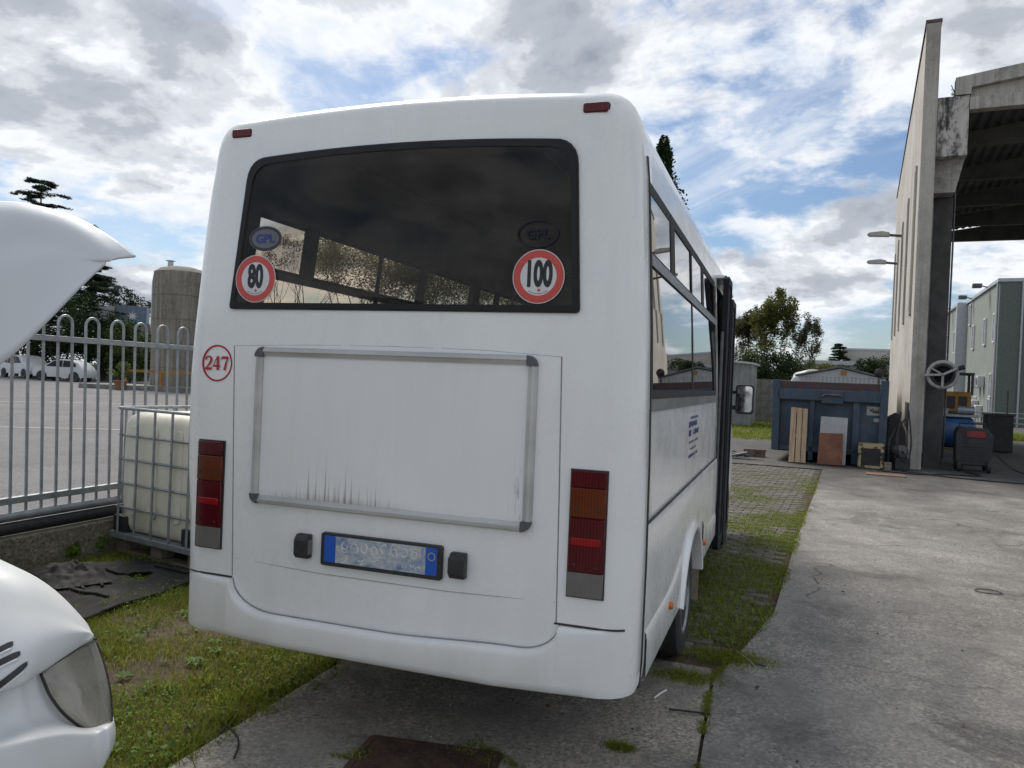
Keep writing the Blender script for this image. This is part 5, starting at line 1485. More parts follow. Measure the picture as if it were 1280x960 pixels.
tag(MB().prism([(0, .0), (.515, .0), (.50, .70), (.02, .69)], 'y', 0, .022, Matrix.Translation((.735, 18.60, .025)) @ Matrix.Rotation(AZC, 4, 'Z') @ LM).build('brown_board', brn, bevel=.003), 'brown wooden board leaning in front of the white one', 'board')
yb = empty('worn_box', 'worn black box with flaking yellow edges on the ground by the container', 'box', (1.555, 18.56, 0), AZC)
ybm = NT('flaking_yellow_paint'); v = ybm.coord(); nn = ybm.noise(v, 5, 8, .75, .4)
ybm.set(Base_Color=ybm.ramp(nn, [(.47, (.03, .028, .026)), (.52, (.36, .30, .17))]), Roughness=.8)
q = MB(); q.box(0, .50, 0, .4, .03, .53); q.build('box_body', simple('sooty_black', (.035, .033, .031), (.02, .02, .02), 6, .85), yb, bevel=.006)
for (a_, b_) in (((-.004, .06), (.02, .535)), ((.44, .505), (.02, .535)), ((.06, .44), (.44, .535)), ((.06, .44), (.015, .07))):
    q = MB(); q.box(a_[0], a_[1], -.012, -.001, b_[0], b_[1]); q.build('edge_strip', ybm.m, yb)
q = MB(); q.box(-.004, .506, -.01, .404, .531, .545); q.build('box_lid', ybm.m, yb)
tag(MB().box(0, .72, 0, .42, .001, .022, Matrix.Translation((1.60, 17.12, 0)) @ Matrix.Rotation(R(-3), 4, 'Z')).build('rusty_plate', simple('rusty_floor_plate', (.22, .12, .07), (.14, .08, .055), 5, .85), bevel=.003), 'flat rusty brown plate on the concrete before the warehouse wall', 'metal plate')
# bricks left of the container
brickm = simple('old_brick', (.19, .14, .115), (.10, .085, .075), 9, .9, bump=.4)
bp = empty('brick_stack', 'small stack of old bricks on the paving left of the blue container', 'brick pile', (-.62, 19.6, 0), R(12))
bme = MB().box(-.12, .12, -.055, .055, 0, .06).mesh('brick', brickm)
for (x, y, z, r_) in ((-.14, 0, 0, 0), (.12, 0, 0, .05), (-.13, .13, 0, 0), (.12, .13, 0, .1), (-.12, .02, .062, .08), (.13, .05, .062, -.1), (0, .08, .124, .3), (.14, .02, .124, 0), (-.32, .1, 0, .7), (-.14, .05, .124, .02)):
    o = bpy.data.objects.new('brick', bme); COL.objects.link(o); o.parent = bp; o.location = (x, y, z); o.rotation_euler = (0, 0, r_)
q = MB()
for k in range(5): q.tube([(random.uniform(-.5, .5), random.uniform(-.3, .2), .03), (random.uniform(-.5, .5), random.uniform(-.3, .2), .12)], .03, 6)
tag(q.build('scrap_pipes', M['steeld'], None, loc=(-1.05, 19.4, 0)), 'dark scrap pipes scattered beside the brick stack', 'scrap')
pud = NT('puddle_water'); pud.set(Base_Color=(.03, .03, .03), Roughness=.03, Specular_IOR_Level=.7)
pp = [(-1.0+.55*math.cos(a)*(1+.25*math.sin(3*a)), 18.75+.20*math.sin(a)*(1+.2*math.cos(2*a))) for a in [2*PI*i/28 for i in range(28)]]
sheet('puddle', pp, .003, pud.m)

# ------------------------------------------------------------------ machinery under the canopy
tankb = simple('blue_tank_paint', (.03, .10, .27), (.02, .06, .17), 3, .4, bump=.1)
tk = empty('air_tank', 'blue horizontal air tank with grey machinery on its top', 'air tank', (3.70, 21.2, 0), AZW)
q = MB(); q.lathe([(.0, -.62), (.20, -.60), (.34, -.54), (.40, -.44), (.40, .44), (.34, .54), (.20, .60), (0, .62)], 28, Matrix.Translation((0, 0, .78)) @ Matrix.Rotation(PI/2, 4, 'Y')); q.build('tank_shell', tankb, tk, smooth=50)
for x in (-.38, .38):
    q = MB(); q.prism([(-.30, .0), (.30, .0), (.22, .55), (-.22, .55)], 'x', x-.04, x+.04); q.build('saddle_leg', M['steeld'], tk)
q = MB(); q.box(-.45, .62, -.25, .25, 1.16, 1.22); q.build('top_plate', M['steel'], tk, bevel=.01)
q = MB(); q.box(-.35, .0, -.16, .16, 1.222, 1.36); q.tube([(.2, 0, 1.32), (.55, 0, 1.32)], .10, 14); q.tube([(-.35, -.1, 1.3), (-.55, -.2, 1.2), (-.56, -.3, .9)], .02, 6); q.build('compressor_block', M['steel'], tk, bevel=.01)
q = MB(); q.tube([(-.30, -.44, .12), (-.30, -.44, .42), (.18, -.44, .42), (.18, -.44, .12)], .025, 8); q.build('tube_frame', simple('ochre_frame', (.22, .13, .045), (.12, .07, .03), 8, .7), tk)
ct = empty('welding_cart', 'dark wheeled machine with a red top panel standing by the blue tank', 'machine', (3.97, 19.75, 0), AZW)
dk = simple('sooty_machine_paint', (.030, .031, .034), (.016, .016, .018), 5, .55)
q = MB(); q.prism([(-.34, .14), (.32, .14), (.36, .80), (.24, .96), (-.30, .98), (-.36, .84)], 'y', -.28, .30); q.build('housing', dk, ct, bevel=.03)
q = MB(); q.prism(rrect(-.16, .20, .76, .90, .03), 'y', -.305, -.282); q.build('red_panel', simple('dull_red_panel', (.26, .03, .025), (.16, .02, .02), 5, .5), ct, bevel=.006)
q = MB(); q.tube([(-.28, -.1, .97), (-.28, -.1, 1.06), (.22, -.1, 1.06), (.22, -.1, .95)], .02, 8); q.build('push_handle', dk, ct)
for (x, y) in ((-.28, -.30), (.28, -.30), (-.28, .30), (.28, .30)):
    q = MB(); q.lathe([(.04, -.04), (.12, -.035), (.13, 0), (.12, .035), (.04, .04)], 18, Matrix.Translation((x, y, .13)) @ Matrix.Rotation(PI/2, 4, 'Y')); q.build('cart_wheel', M['tyre'], ct, smooth=40)
q = MB()
for k in range(6): q.box(-.25, .25, -.296, -.283, .26+.06*k, .285+.06*k)
q.build('vent_slats', M['blackpl'], ct)
yl = simple('machine_yellow', (.40, .21, .03), (.25, .13, .025), 4, .55)
ym = empty('yellow_machine', 'yellow forklift like machine with a black cage behind the blue tank', 'machine', (4.42, 24.2, 0), AZW)
q = MB(); q.box(-.33, .33, -.3, .6, .5, 1.78); q.build('body_casing', yl, ym, bevel=.04)
for x in (-.16, .12):
    q = MB(); q.prism(rrect(x-.09, x+.11, 1.32, 1.66, .03), 'y', -.312, -.302); q.build('vent_opening', M['blackpl'], ym)
q = MB()
for (x, y) in ((-.33, -.26), (.34, -.26), (-.33, .56), (.34, .56)): q.bar((x, y, 1.70), (x, y, 2.24), .06)
q.box(-.37, .38, -.30, .60, 2.24, 2.30); q.build('roll_cage', M['blackpl'], ym)
for (x, y) in ((-.36, -.1), (.36, -.1), (-.36, .5), (.36, .5)):
    q = MB(); q.lathe([(.06, -.08), (.27, -.07), (.29, 0), (.27, .07), (.06, .08)], 20, Matrix.Translation((x, y, .29)) @ Matrix.Rotation(PI/2, 4, 'Y')); q.build('wheel', M['tyre'], ym, smooth=40)
q = MB(); q.box(-.30, .30, -.42, -.31, .55, 1.25); q.build('counterweight', M['blackpl'], ym, bevel=.04)
db = empty('dark_bin', 'large dark metal bin under the canopy near the green building', 'bin', (6.30, 28.0, 0), AZW)
q = MB(); q.box(-.36, .36, -.35, .5, .02, 1.12); q.build('bin_body', dk, db, bevel=.02)
q = MB(); q.ring(rrect(-.39, .39, -.38, .53, .03), rrect(-.33, .33, -.32, .47, .03), 'z', 1.122, 1.17); q.build('bin_rim', dk, db)
# scrap corner between container and wall
em = empty('electric_motor', 'grey electric motor among scrap at the foot of the warehouse wall', 'motor', (2.40, 18.85, .40), R(20))
q = MB(); q.lathe([(0, -.2), (.12, -.19), (.14, -.1), (.14, .12), (.11, .16), (.03, .17), (.03, .24), (0, .24)], 18, Matrix.Rotation(PI/2, 4, 'X')); q.build('motor_body', M['steeld'], em, smooth=40)
q = MB(); q.box(-.16, .16, -.16, .14, -.38, -.13); q.build('motor_stand', dk, em)
for (lab, pts, r_, m) in (('rusty pipe leaning on the warehouse wall beside the container', [(2.28, 18.72, .02), (2.42, 19.05, 1.25)], .022, 'rusty'), ('dark bent pipe leaning in the scrap corner', [(2.18, 18.8, .02), (2.2, 18.9, .6), (2.4, 19.1, 1.0)], .03, 'dark'), ('looped black hose hanging in the scrap corner', [(2.45, 18.7, 1.1), (2.30, 18.6, .75), (2.36, 18.55, .35), (2.52, 18.6, .2), (2.60, 18.7, .6), (2.55, 18.9, 1.3)], .016, 'dark')):
    q = MB(); P_ = catmull([tuple(p_) for p_ in pts], 5) if len(pts) > 2 else pts
    q.tube(P_, r_, 8); tag(q.build('pipe' if 'pipe' in lab else 'hose', rusty if m == 'rusty' else M['rubber'], None, smooth=60), lab, 'pipe' if 'pipe' in lab else 'hose')
q = MB(); q.prism([(-.2, 0), (.22, 0), (.25, .75), (.08, 1.25), (-.15, 1.1)], 'y', 0, .35); tag(q.build('tarped_heap', M['rubber'], None, loc=(2.32, 19.25, 0), bevel=.06), 'dark covered heap between the container and the wall', 'heap')
q = MB(); q.box(-.07, .07, -.06, .06, 0, .17); tag(q.build('wood_block', wood_old, None, loc=(2.14, 18.52, 0), bevel=.005), 'small block of old wood beside the worn box', 'wood block')
for (lab, pts) in (('black cable looping out from the dark wheeled machine', [(4.3, 19.6, .5), (4.75, 19.5, .1), (5.2, 18.7, .02), (5.15, 17.9, .015), (4.6, 17.5, .015), (3.8, 17.55, .015), (3.0, 17.9, .015), (2.4, 18.4, .015)]), ('black cable lying from the wall end towards the cart', [(1.9, 18.15, .015), (2.6, 17.9, .015), (3.2, 18.3, .015), (3.9, 18.5, .02), (3.75, 19.3, .03), (3.6, 19.6, .2)])):
    q = MB(); q.tube(catmull(pts, 8), .016, 6); tag(q.build('cable', M['rubber'], None, smooth=60), lab, 'cable')

# ------------------------------------------------------------------ green building far right
gb = empty('green_building', 'grey green rendered building with tall white windows at the far right', 'building', (12.12, 55.05, 0), AZW, None, TILT)
greenw = simple('green_render', (.265, .29, .27), (.215, .24, .222), 1.6, .9, stretch=(1, 1, .5), bump=.3, bscale=90, detail=8)
greend = simple('green_pebbledash', (.155, .185, .165), (.10, .125, .112), 22, .95, bump=.5, bscale=60)
whitef = simple('white_window_frame', (.66, .67, .68), (.56, .57, .58), 5, .5)
pane_m = simple('window_pane', (.36, .40, .45), (.28, .32, .37), 2, .12)
metal_c = simple('pale_flashing', (.50, .52, .55), (.42, .44, .47), 5, .45, metal=.3)
q = MB(); q.box(0, 14, 0, 16.7, -1.2, 8.80); q.build('wall', greenw, gb)
q = MB(); q.box(.02, 14, -.06, -.002, -1.2, 8.79); q.build('front_wall', greend, gb)
q = MB(); q.box(-.45, 14, 17.3, 34, -1.2, 8.78); q.build('wall', greenw, gb)
q = MB(); q.box(-.75, 3, 16.72, 17.28, -1.2, 8.9); q.build('wall_pier', metal_c, gb)
q = MB(); q.box(-.12, 14.1, -.12, 16.72, 8.81, 9.02); q.build('roof_flashing', metal_c, gb)
q = MB(); q.box(-.6, 14.1, 17.3, 34.1, 8.81, 9.0); q.build('roof_flashing', metal_c, gb)
for y in (-.10,):
    q = MB(); q.tube([(-.06, .35, 8.8), (-.06, .35, -.8)], .07, 8); q.tube([(1.2, -.12, 8.8), (1.2, -.12, -.8)], .06, 8); q.build('downpipe', metal_c, gb)
def gwin(y, z0, z1, w_, x=0.0):
    f_ = MB(); f_.ring(rrect(y-w_/2-.09, y+w_/2+.09, z0-.09, z1+.09, .01, 1), rrect(y-w_/2, y+w_/2, z0, z1, .01, 1), 'x', x-.10, x-.002); o = f_.build('window', whitef, gb)
    p_ = MB(); p_.box(x-.05, x-.004, y-w_/2, y+w_/2, z0, z1); p_.build('pane', pane_m, o)
    b_ = MB(); b_.box(x-.08, x-.052, y-.03, y+.03, z0, z1); b_.box(x-.08, x-.052, y-w_/2, y-.032, (z0+z1)/2-.03, (z0+z1)/2+.03); b_.build('glazing_bar', whitef, o)
for (y, z0, z1, w_) in ((1.2, 5.25, 6.9, .7), (5.5, 5.2, 6.85, .9), (11.8, 5.1, 6.75, 1.0), (14.4, 7.05, 8.5, .9), (1.75, 1.8, 3.16, .9), (1.9, -.4, 1.55, .9), (13.2, 1.0, 2.6, 1.0), (8.9, -.4, 1.5, .8)): gwin(y, z0, z1, w_)
for (y, z0, z1, w_) in ((20.5, 5.0, 6.7, 1.2), (27, 5.0, 6.7, 1.2)): gwin(y, z0, z1, w_, -.45)
for (y, z) in ((7.0, 2.2), (5.2, 2.3), (7.6, .6), (5.6, .3)):
    q = MB(); q.box(-.42, -.02, y-.42, y+.42, z, z+.75); o = q.build('air_conditioner', whitef, gb, bevel=.03)
    g = MB(); g.lathe([(.28, 0), (.28, .02), (.05, .03), (0, .03)], 18, Matrix.Translation((-.42, y-.08, z+.38)) @ Matrix.Rotation(-PI/2, 4, 'Y')); g.build('fan_grille', M['steeld'], o)
for (y, x) in ((4.6, 0), (13.3, 0), (24, -.45), (31, -.45)):
    q = MB(); q.bar((x-.0, y, 8.9), (x-.5, y, 9.05), .08); q.box(x-1.0, x-.45, y-.3, y+.3, 8.9, 9.18, Matrix.Identity(4)); q.build('floodlight', M['steeld'], gb, bevel=.05)
rf = empty('rail_fence', 'thin galvanised rail fence in front of the green building', 'fence', (0, 0, 0))
for z in (.62, .86, 1.05):
    q = MB(); q.tube([(7.2, 38.6, z), (13, 37.8, z)], .022, 6); q.build('rail', M['steel'], rf)
for x in (7.3, 8.9, 10.5, 12.1):
    q = MB(); q.tube([(x, 38.6-(x-7.2)*.138, 0), (x, 38.6-(x-7.2)*.138, 1.08)], .03, 6); q.build('fence_post', M['steel'], rf)
pole = tag(MB().tube([(8.39, 36, 0), (8.39, 36, 2.0)], .03, 8).build('thin_pole', M['steeld'], None), 'thin dark pole standing before the green building', 'pole')
xy = scatter(9000, 7, 16, 36.2, 40, lambda x, y: x*0+1.0); blades('verge_grass', xy, .18, .04, M['grass'], .7, -.01)
sheet('grass_verge', [(6.8, 36), (17, 35.5), (17, 46), (6.8, 46)], .004, M['lawn'])

# ------------------------------------------------------------------ behind the yard
bwm = concrete_mat('grey_block', (.30, .30, .285), (.22, .22, .21), (.14, .14, .13), 1.1, True, 30, False)
bw_ = empty('block_wall', 'grey concrete block wall behind the lawn left of the container', 'wall', (-1.8, 42, 0))
bl_me = [MB().box(.008, .792, 0, .3, .006, .36, None).mesh('block', bwm) for k in range(1)]
for j in range(6):
    for i in range(12):
        o = bpy.data.objects.new('block', bl_me[0]); COL.objects.link(o); o.parent = bw_
        o.location = (-3.0 + .8*i + (.4 if j % 2 else 0), random.uniform(-.012, .012), -.02 + .366*j)
q = MB(); q.box(-2.98, 7.0, .04, .26, -.02, 2.16); q.build('mortar_core', M['steeld'], bw_)
sh = empty('grey_shed', 'small grey sheet metal shed with a sloping roof behind the bus mirror', 'shed', (-2.6, 36.3, 0), R(-4))
grs = simple('grey_corrugated', (.27, .28, .29), (.20, .21, .22), 3, .55, metal=.2)
q = MB(); rows = []
pr = []
x = -2.2
while x < 1.12: pr += [(x, 0), (x+.05, -.03), (x+.11, -.03), (x+.16, 0)]; x += .22
q.grid([[(x, y, .0) for (x, y) in pr], [(x, y, 2.78) for (x, y) in pr]]); q.build('front_sheet', grs, sh)
q = MB(); q.box(1.10, 1.14, 0, 2.6, 0, 2.70); q.build('side_sheet', grs, sh)
q = MB(); q.prism([(-2.4, 3.02), (1.25, 2.72), (1.25, 2.80), (-2.4, 3.10)], 'y', -.2, 2.8); q.build('roof', metal_c, sh)
hut = empty('site_hut', 'pale corrugated hut with a low gable roof behind the blue container', 'hut', (1.46, 24.2, 0), AZW)
hutm = simple('pale_hut_sheet', (.52, .54, .55), (.42, .44, .45), 3, .5)
q = MB(); pr = []; x = -1.1
while x < 1.12: pr += [(x, 0), (x+.02, -.025), (x+.07, -.025), (x+.09, 0)]; x += .11
q.grid([[(x, y, 0) for (x, y) in pr], [(x, y, 2.06) for (x, y) in pr]]); q.build('corrugated_front', hutm, hut)
q = MB(); q.prism([(-1.1, 2.06), (1.1, 2.06), (0, 2.31)], 'y', -.028, .02); q.build('gable', hutm, hut)
q = MB(); q.prism([(-1.2, 2.06), (0, 2.335), (1.2, 2.06), (1.2, 2.10), (0, 2.385), (-1.2, 2.10)], 'y', -.12, 3.5); q.build('roof', simple('hut_roof', (.2, .2, .21), (.12, .12, .13), 4, .7), hut)
q = MB(); q.box(-1.1, 1.1, .03, 3.4, 0, 2.05); q.build('hut_body', hutm, hut)
q = MB(); q.box(.02, .18, -.045, -.030, 2.12, 2.24); q.build('yellow_plate', yl, hut)
# parked white vans beyond the container, mostly hidden
def white_van(x, y, h_, w_, L_, label, rz):
    t = empty('parked_van', label, 'van', (x, y, 0), rz)
    q = MB(); q.prism([(-w_/2, .35), (w_/2, .35), (w_/2, 1.2), (w_/2-.12, h_-.12), (w_/2-.28, h_), (-w_/2+.28, h_), (-w_/2+.12, h_-.12), (-w_/2, 1.2)], 'y', 0, L_); q.build('body', M['van'], t, bevel=.08, seg=3)
    q = MB(); q.prism([(-w_/2+.25, 1.15), (w_/2-.25, 1.15), (w_/2-.32, h_-.3), (-w_/2+.32, h_-.3)], 'y', -.012, -.002); q.build('rear_window', M['fritt'], t)
    for sx in (-1, 1):
        for yy in (.8, L_-.9):
            q = MB(); q.lathe([(.1, -.1), (.3, -.1), (.33, 0), (.3, .1), (.1, .1)], 18, Matrix.Translation((sx*(w_/2-.1), yy, .33)) @ Matrix.Rotation(PI/2, 4, 'Y')); q.build('wheel', M['tyre'], t, smooth=40)
        q = MB(); q.box(sx*(w_/2-.10)-.06, sx*(w_/2-.10)+.06, -.03, -.004, .8, 1.2); q.build('tail_lamp', M['mkred'], t)
white_van(.98, 26.3, 2.16, 1.82, 4.5, 'white van roof just showing behind the left end of the container', 0)
white_van(1.42, 32.5, 2.48, 1.8, 4.8, 'white van roof showing above the pale hut', R(4))
fl = empty('convex_mirror', 'round dark convex mirror on a post between hut and warehouse', 'mirror', (2.25, 22, 0))
q = MB(); q.tube([(0, 0, 0), (0, 0, 2.1)], .03, 8); q.build('mirror_post', M['steeld'], fl)
q = MB(); q.lathe([(.11, 0), (.12, .03), (.09, .06), (0, .08)], 24, Matrix.Translation((0, -.03, 2.16)) @ Matrix.Rotation(PI/2, 4, 'X')); q.build('mirror_back', M['blackpl'], fl, smooth=60)
# pale flat roofed buildings on the skyline
beige = simple('pale_facade', (.48, .45, .42), (.42, .40, .37), 1, .9)
t = empty('flat_roofed_building', 'plain beige flat roofed building rising behind the container', 'building', (9.4, 96, 0))
q = MB(); q.box(-3.4, 9, 0, 12, -2, 6.55); q.build('wall', beige, t)
q = MB(); q.box(-3.5, 9.1, -.1, 12.1, 6.55, 6.75); q.build('parapet', metal_c, t)
for k in range(3):
    q = MB(); q.box(-2.4+2.4*k, -1.0+2.4*k, -.05, -.002, 3.6, 5.0); q.build('window', pane_m, t)
t = empty('low_building', 'long low grey building in front of the beige block', 'building', (5.5, 85, 0))
q = MB(); q.box(-3.6, 12, 0, 8, -2, 4.45); q.build('wall', simple('grey_facade', (.36, .37, .38), (.30, .31, .32), 1, .9), t)
q = MB(); q.box(-3.8, 12.2, -.3, 8.3, 4.45, 4.85); q.build('roof_edge', metal_c, t)

# ------------------------------------------------------------------ trees and hedges
bark = simple('tree_bark', (.115, .092, .072), (.055, .045, .036), 6, .95, stretch=(3, 3, .6), bump=.5)
LV = dict(
    dark=leafmat('dark_evergreen', (.012, .024, .010), (.032, .054, .020), (.06, .085, .03), .2, .6, .5),
    cedar=leafmat('cedar_needles', (.014, .026, .016), (.034, .052, .030), (.06, .08, .045), .15, .7, .4),
    olive=leafmat('olive_brown_foliage', (.075, .085, .025), (.155, .16, .05), (.24, .20, .08), .45, .6, .5),
    mid=leafmat('mid_green_foliage', (.030, .050, .013), (.070, .098, .028), (.12, .14, .05), .3, .6, .5),
    lime=leafmat('young_green_foliage', (.05, .075, .02), (.11, .135, .04), (.16, .18, .07), .3, .6, .6),
    sparse=leafmat('greyish_sparse_leaf', (.075, .075, .045), (.145, .14, .08), (.21, .20, .13), .4, .7, .6))
def clumps_to_leaves(name, clumps, per, size, mat, par, flat=1.0, asp=.55):
    """clumps: (x, y, z, rx, ry, rz) blobs; leaves are bent quads scattered through each, denser at the outside"""
    C_ = np.array(clumps); idx = np.repeat(np.arange(len(C_)), per); n = len(idx)
    d = rng.normal(0, 1, (n, 3)); d /= np.linalg.norm(d, axis=1)[:, None]
    r_ = rng.uniform(0, 1, n)**.45
    c = C_[idx, :3] + d*r_[:, None]*C_[idx, 3:6]*rng.uniform(.8, 1.15, (n, 1))
    a = rng.normal(0, 1, (n, 3)); a[:, 2] *= flat; a /= np.linalg.norm(a, axis=1)[:, None]
    b = np.cross(a, rng.normal(0, 1, (n, 3))); b /= np.linalg.norm(b, axis=1)[:, None]
    s = size*rng.uniform(.5, 1.5, n)[:, None]
    P = np.stack([c - a*s*.5, c + b*s*asp*.5, c + a*s*.5, c - b*s*asp*.5], 1)
    return np_mesh(name, P, 4, mat, par)
def branchy(q, p, d, L, r, depth, spread, tips, rnd, up_=.15):
    n_ = 4; pts = [p.copy()]; rr_ = [r]; cur = p.copy(); dd = d.copy()
    for i in range(n_):
        dd = (dd + Vector((rnd.gauss(0, .14), rnd.gauss(0, .14), rnd.gauss(0, .08) + up_*.25))).normalized()
        cur = cur + dd*(L/n_); pts.append(cur.copy()); rr_.append(r*(1-.45*(i+1)/n_))
    q.tube(pts, rr_, 5 if depth else 6)
    if depth == 0: tips.append(cur.copy()); return
    for k in range(rnd.choice((2, 3, 3))):
        ax = Vector((rnd.gauss(0, 1), rnd.gauss(0, 1), rnd.gauss(0, .5))).normalized()
        nd = (dd + ax*spread).normalized()
        st = pts[-1] if k < 2 else pts[-2]
        branchy(q, st, nd, L*rnd.uniform(.6, .82), rr_[-1]*.8, depth-1, spread, tips, rnd, up_)
    tips.append(cur.copy())
def tree(label, base, H, Wd, leaf, kind='round', n=42, per=110, size=.16, cat='tree', name='tree', group=None, seed=1, trunk_h=.35, lean=0, depth=3, fat=.13):
    rnd = random.Random(seed); t = empty(name, label, cat, base, 0, group)
    q = MB(); tips = []
    th = H*trunk_h
    r0 = max(.07, H*.018)
    q.tube([(0, 0, -.3), (lean*.2*th, 0, th*.5), (lean*.5*th, .03, th)], [r0*1.25, r0, r0*.8], 9)
    if kind == 'column':
        q.tube([(0, 0, th), (0, 0, H*.93)], [r0*.8, .02], 7); cl = []
        for i in range(n):
            u = rnd.random(); z = th*.4 + (H-th*.4)*u; w_ = Wd/2*(1.0 if u < .72 else max(.30, 1-((u-.72)/.28)**2.2))
            a = rnd.random()*6.28; rr = w_*math.sqrt(rnd.random())*.75
            cl.append((rr*math.cos(a), rr*math.sin(a), z, w_*.42, w_*.42, H*.05))
        cl.append((0, 0, H*.985, Wd*.07, Wd*.07, H*.03))
    elif kind == 'cedar':
        q.tube([(0, 0, th), (.1, 0, H*.96)], [r0*.8, .03], 7); cl = []
        nl = int(n/4)
        for i in range(nl):
            u = (i+.5)/nl; z = H*(.16+.82*u); w_ = Wd/2*(1-u)**.5*rnd.uniform(.75, 1.1)+.2
            for k in range(rnd.choice((5, 6, 7))):
                z = H*(.16+.82*u) + rnd.gauss(0, H*.022)*(1-u*.6); a = rnd.random()*6.28; L_ = w_*rnd.uniform(.55, 1.0); e = Vector((math.cos(a)*L_, math.sin(a)*L_, z + L_*rnd.uniform(-.12, .10)))
                mid_ = Vector((math.cos(a)*L_*.5, math.sin(a)*L_*.5, z + L_*.13))
                q.tube([(0, 0, z), mid_, e], [r0*.3*(1-u)+.02, r0*.2*(1-u)+.015, .012], 5)
                for j in range(8):
                    f = .2+.8*j/7
                    pp = (Vector((0, 0, z))*(1-f)**2 + mid_*2*f*(1-f) + e*f*f)
                    cl.append((pp.x+rnd.gauss(0, .09*L_), pp.y+rnd.gauss(0, .09*L_), pp.z-.02*L_, L_*.13+.12, L_*.13+.12, .07+.015*L_))
    elif kind == 'bush':
        cl = []
        for i in range(n):
            a = rnd.random()*6.28; rr = math.sqrt(rnd.random()); u = rnd.random()**.7
            x, y = Wd/2*rr*math.cos(a), Wd/2*rr*math.sin(a)*.7; z = H*(.08+.84*u*(1-.38*rr*rr))
            cl.append((x, y, z, Wd*.12+.1, Wd*.12+.1, H*.11))
        for k in range(6): q.tube([(0, 0, 0), (rnd.gauss(0, Wd*.15), rnd.gauss(0, Wd*.1), H*.6)], [.05, .015], 5)
    else:
        for k in range(4 if kind == 'round' else 3):
            a = k*2*PI/4 + rnd.random()
            branchy(q, Vector((lean*.5*th, 0, th*rnd.uniform(.75, 1))), Vector((math.cos(a)*.6, math.sin(a)*.6, 1)).normalized(), (H-th)*.42, r0*.55, depth, .62, tips, rnd, .5)
        zmax = max(p.z for p in tips); rmax = max(math.hypot(p.x, p.y) for p in tips)
        sx_, sz_ = (Wd/2*.88)/rmax, (H*.93-th)/(zmax-th)
        for i, v_ in enumerate(q.v):
            if v_.z > th*.76: v_.x *= sx_; v_.y *= sx_; v_.z = th + (v_.z-th)*sz_
        tips = [Vector((p.x*sx_, p.y*sx_, th+(p.z-th)*sz_)) for p in tips]
        rnd.shuffle(tips); cl = [(p.x, p.y, p.z, Wd*fat*rnd.uniform(.6, 1.3), Wd*fat*rnd.uniform(.6, 1.3), H*fat*.55*rnd.uniform(.7, 1.3)) for p in tips[:n]]
    q.build('trunk', bark, t, smooth=60)
    clumps_to_leaves('crown', cl, per, size, LV[leaf], t, .6, .22 if kind == 'cedar' else .55)
    return t
# left, beyond the car park
tree('tall dark cedar whose tiered top rises above the raised bonnet', (-54.3, 44.6, .3), 15.4, 11.5, 'cedar', 'cedar', 66, 55, .22, name='cedar_tree', seed=3)
tree('broad lower cedar with branches reaching past the raised bonnet', (-51.0, 46.5, .3), 9.6, 8.8, 'cedar', 'cedar', 80, 60, .20, name='cedar_tree', seed=8)
for i, (px, d, h_, w_, lf, lab) in enumerate(((72, 57, 7.4, 7.6, 'dark', 'large dark bush behind the white cars'), (128, 58, 5.6, 6.0, 'dark', 'dark rounded bush between the cars and the blue crate'), (162, 56, 4.6, 4.4, 'mid', 'mid green bush left of the concrete silo'), (20, 60, 6.8, 8.0, 'dark', 'dark bush seen through the gate at the far left'))):
    p = far(px, 470, d); tree(lab, (p.x, p.y, .2), h_, w_, lf, 'bush', 46, 130, .19, 'bush', 'dark_bush', 'bushes behind the car park', 20+i)
p = far(165, 388, 70); tree('small umbrella shaped tree on the skyline left of the silo', (p.x, p.y, .3), 8.1, 4.8, 'dark', 'round', 34, 70, .20, seed=31, trunk_h=.55, depth=2)
# behind the bus, seen through its windows
for i, (px, d, h_, w_, lf, n_, lab) in enumerate(((352, 30, 8.4, 6.0, 'sparse', 24, 'thin leafed tree with bare twigs seen through the left of the rear window'), (440, 33, 8.2, 6.6, 'olive', 60, 'dense olive tree seen through the middle of the rear window'), (545, 34, 7.4, 6.8, 'mid', 60, 'green bushy tree seen through the right part of the rear window'), (300, 36, 7.2, 5.2, 'sparse', 20, 'slim bare branched tree hidden behind the left side of the bus'), (635, 38, 7.4, 7.0, 'olive', 56, 'olive tree standing behind the right side of the bus'))):
    p = far(px, 470, d); tree(lab, (p.x, p.y, 0), h_, w_, lf, 'round', n_, 100 if lf == 'sparse' else 420, .07 if lf == 'sparse' else .075, group='trees behind the bus', seed=40+i, trunk_h=.22, depth=4 if lf == 'sparse' else 3, fat=.05 if lf == 'sparse' else .14)
for i, (px, d) in enumerate(((380, 28), (470, 29), (560, 30), (640, 31), (720, 33))):
    p = far(px, 470, d); tree(('low hedge bush left of the thin leafed tree behind the bus', 'low hedge bush before the olive tree behind the bus', 'low hedge bush before the green tree behind the bus', 'low hedge bush behind the bus, right of the green tree', 'rightmost low hedge bush hidden behind the bus')[i], (p.x, p.y, 0), 2.3, 3.6, 'olive' if i % 2 else 'mid', 'bush', 40, 90, .12, 'bush', 'hedge_bush', 'hedge behind the bus', 60+i)
tree('tall narrow cypress showing above the roof of the bus', (-7.15, 45.5, 0), 15.5, 2.9, 'dark', 'column', 260, 90, .20, name='cypress_tree', seed=71, trunk_h=.1)
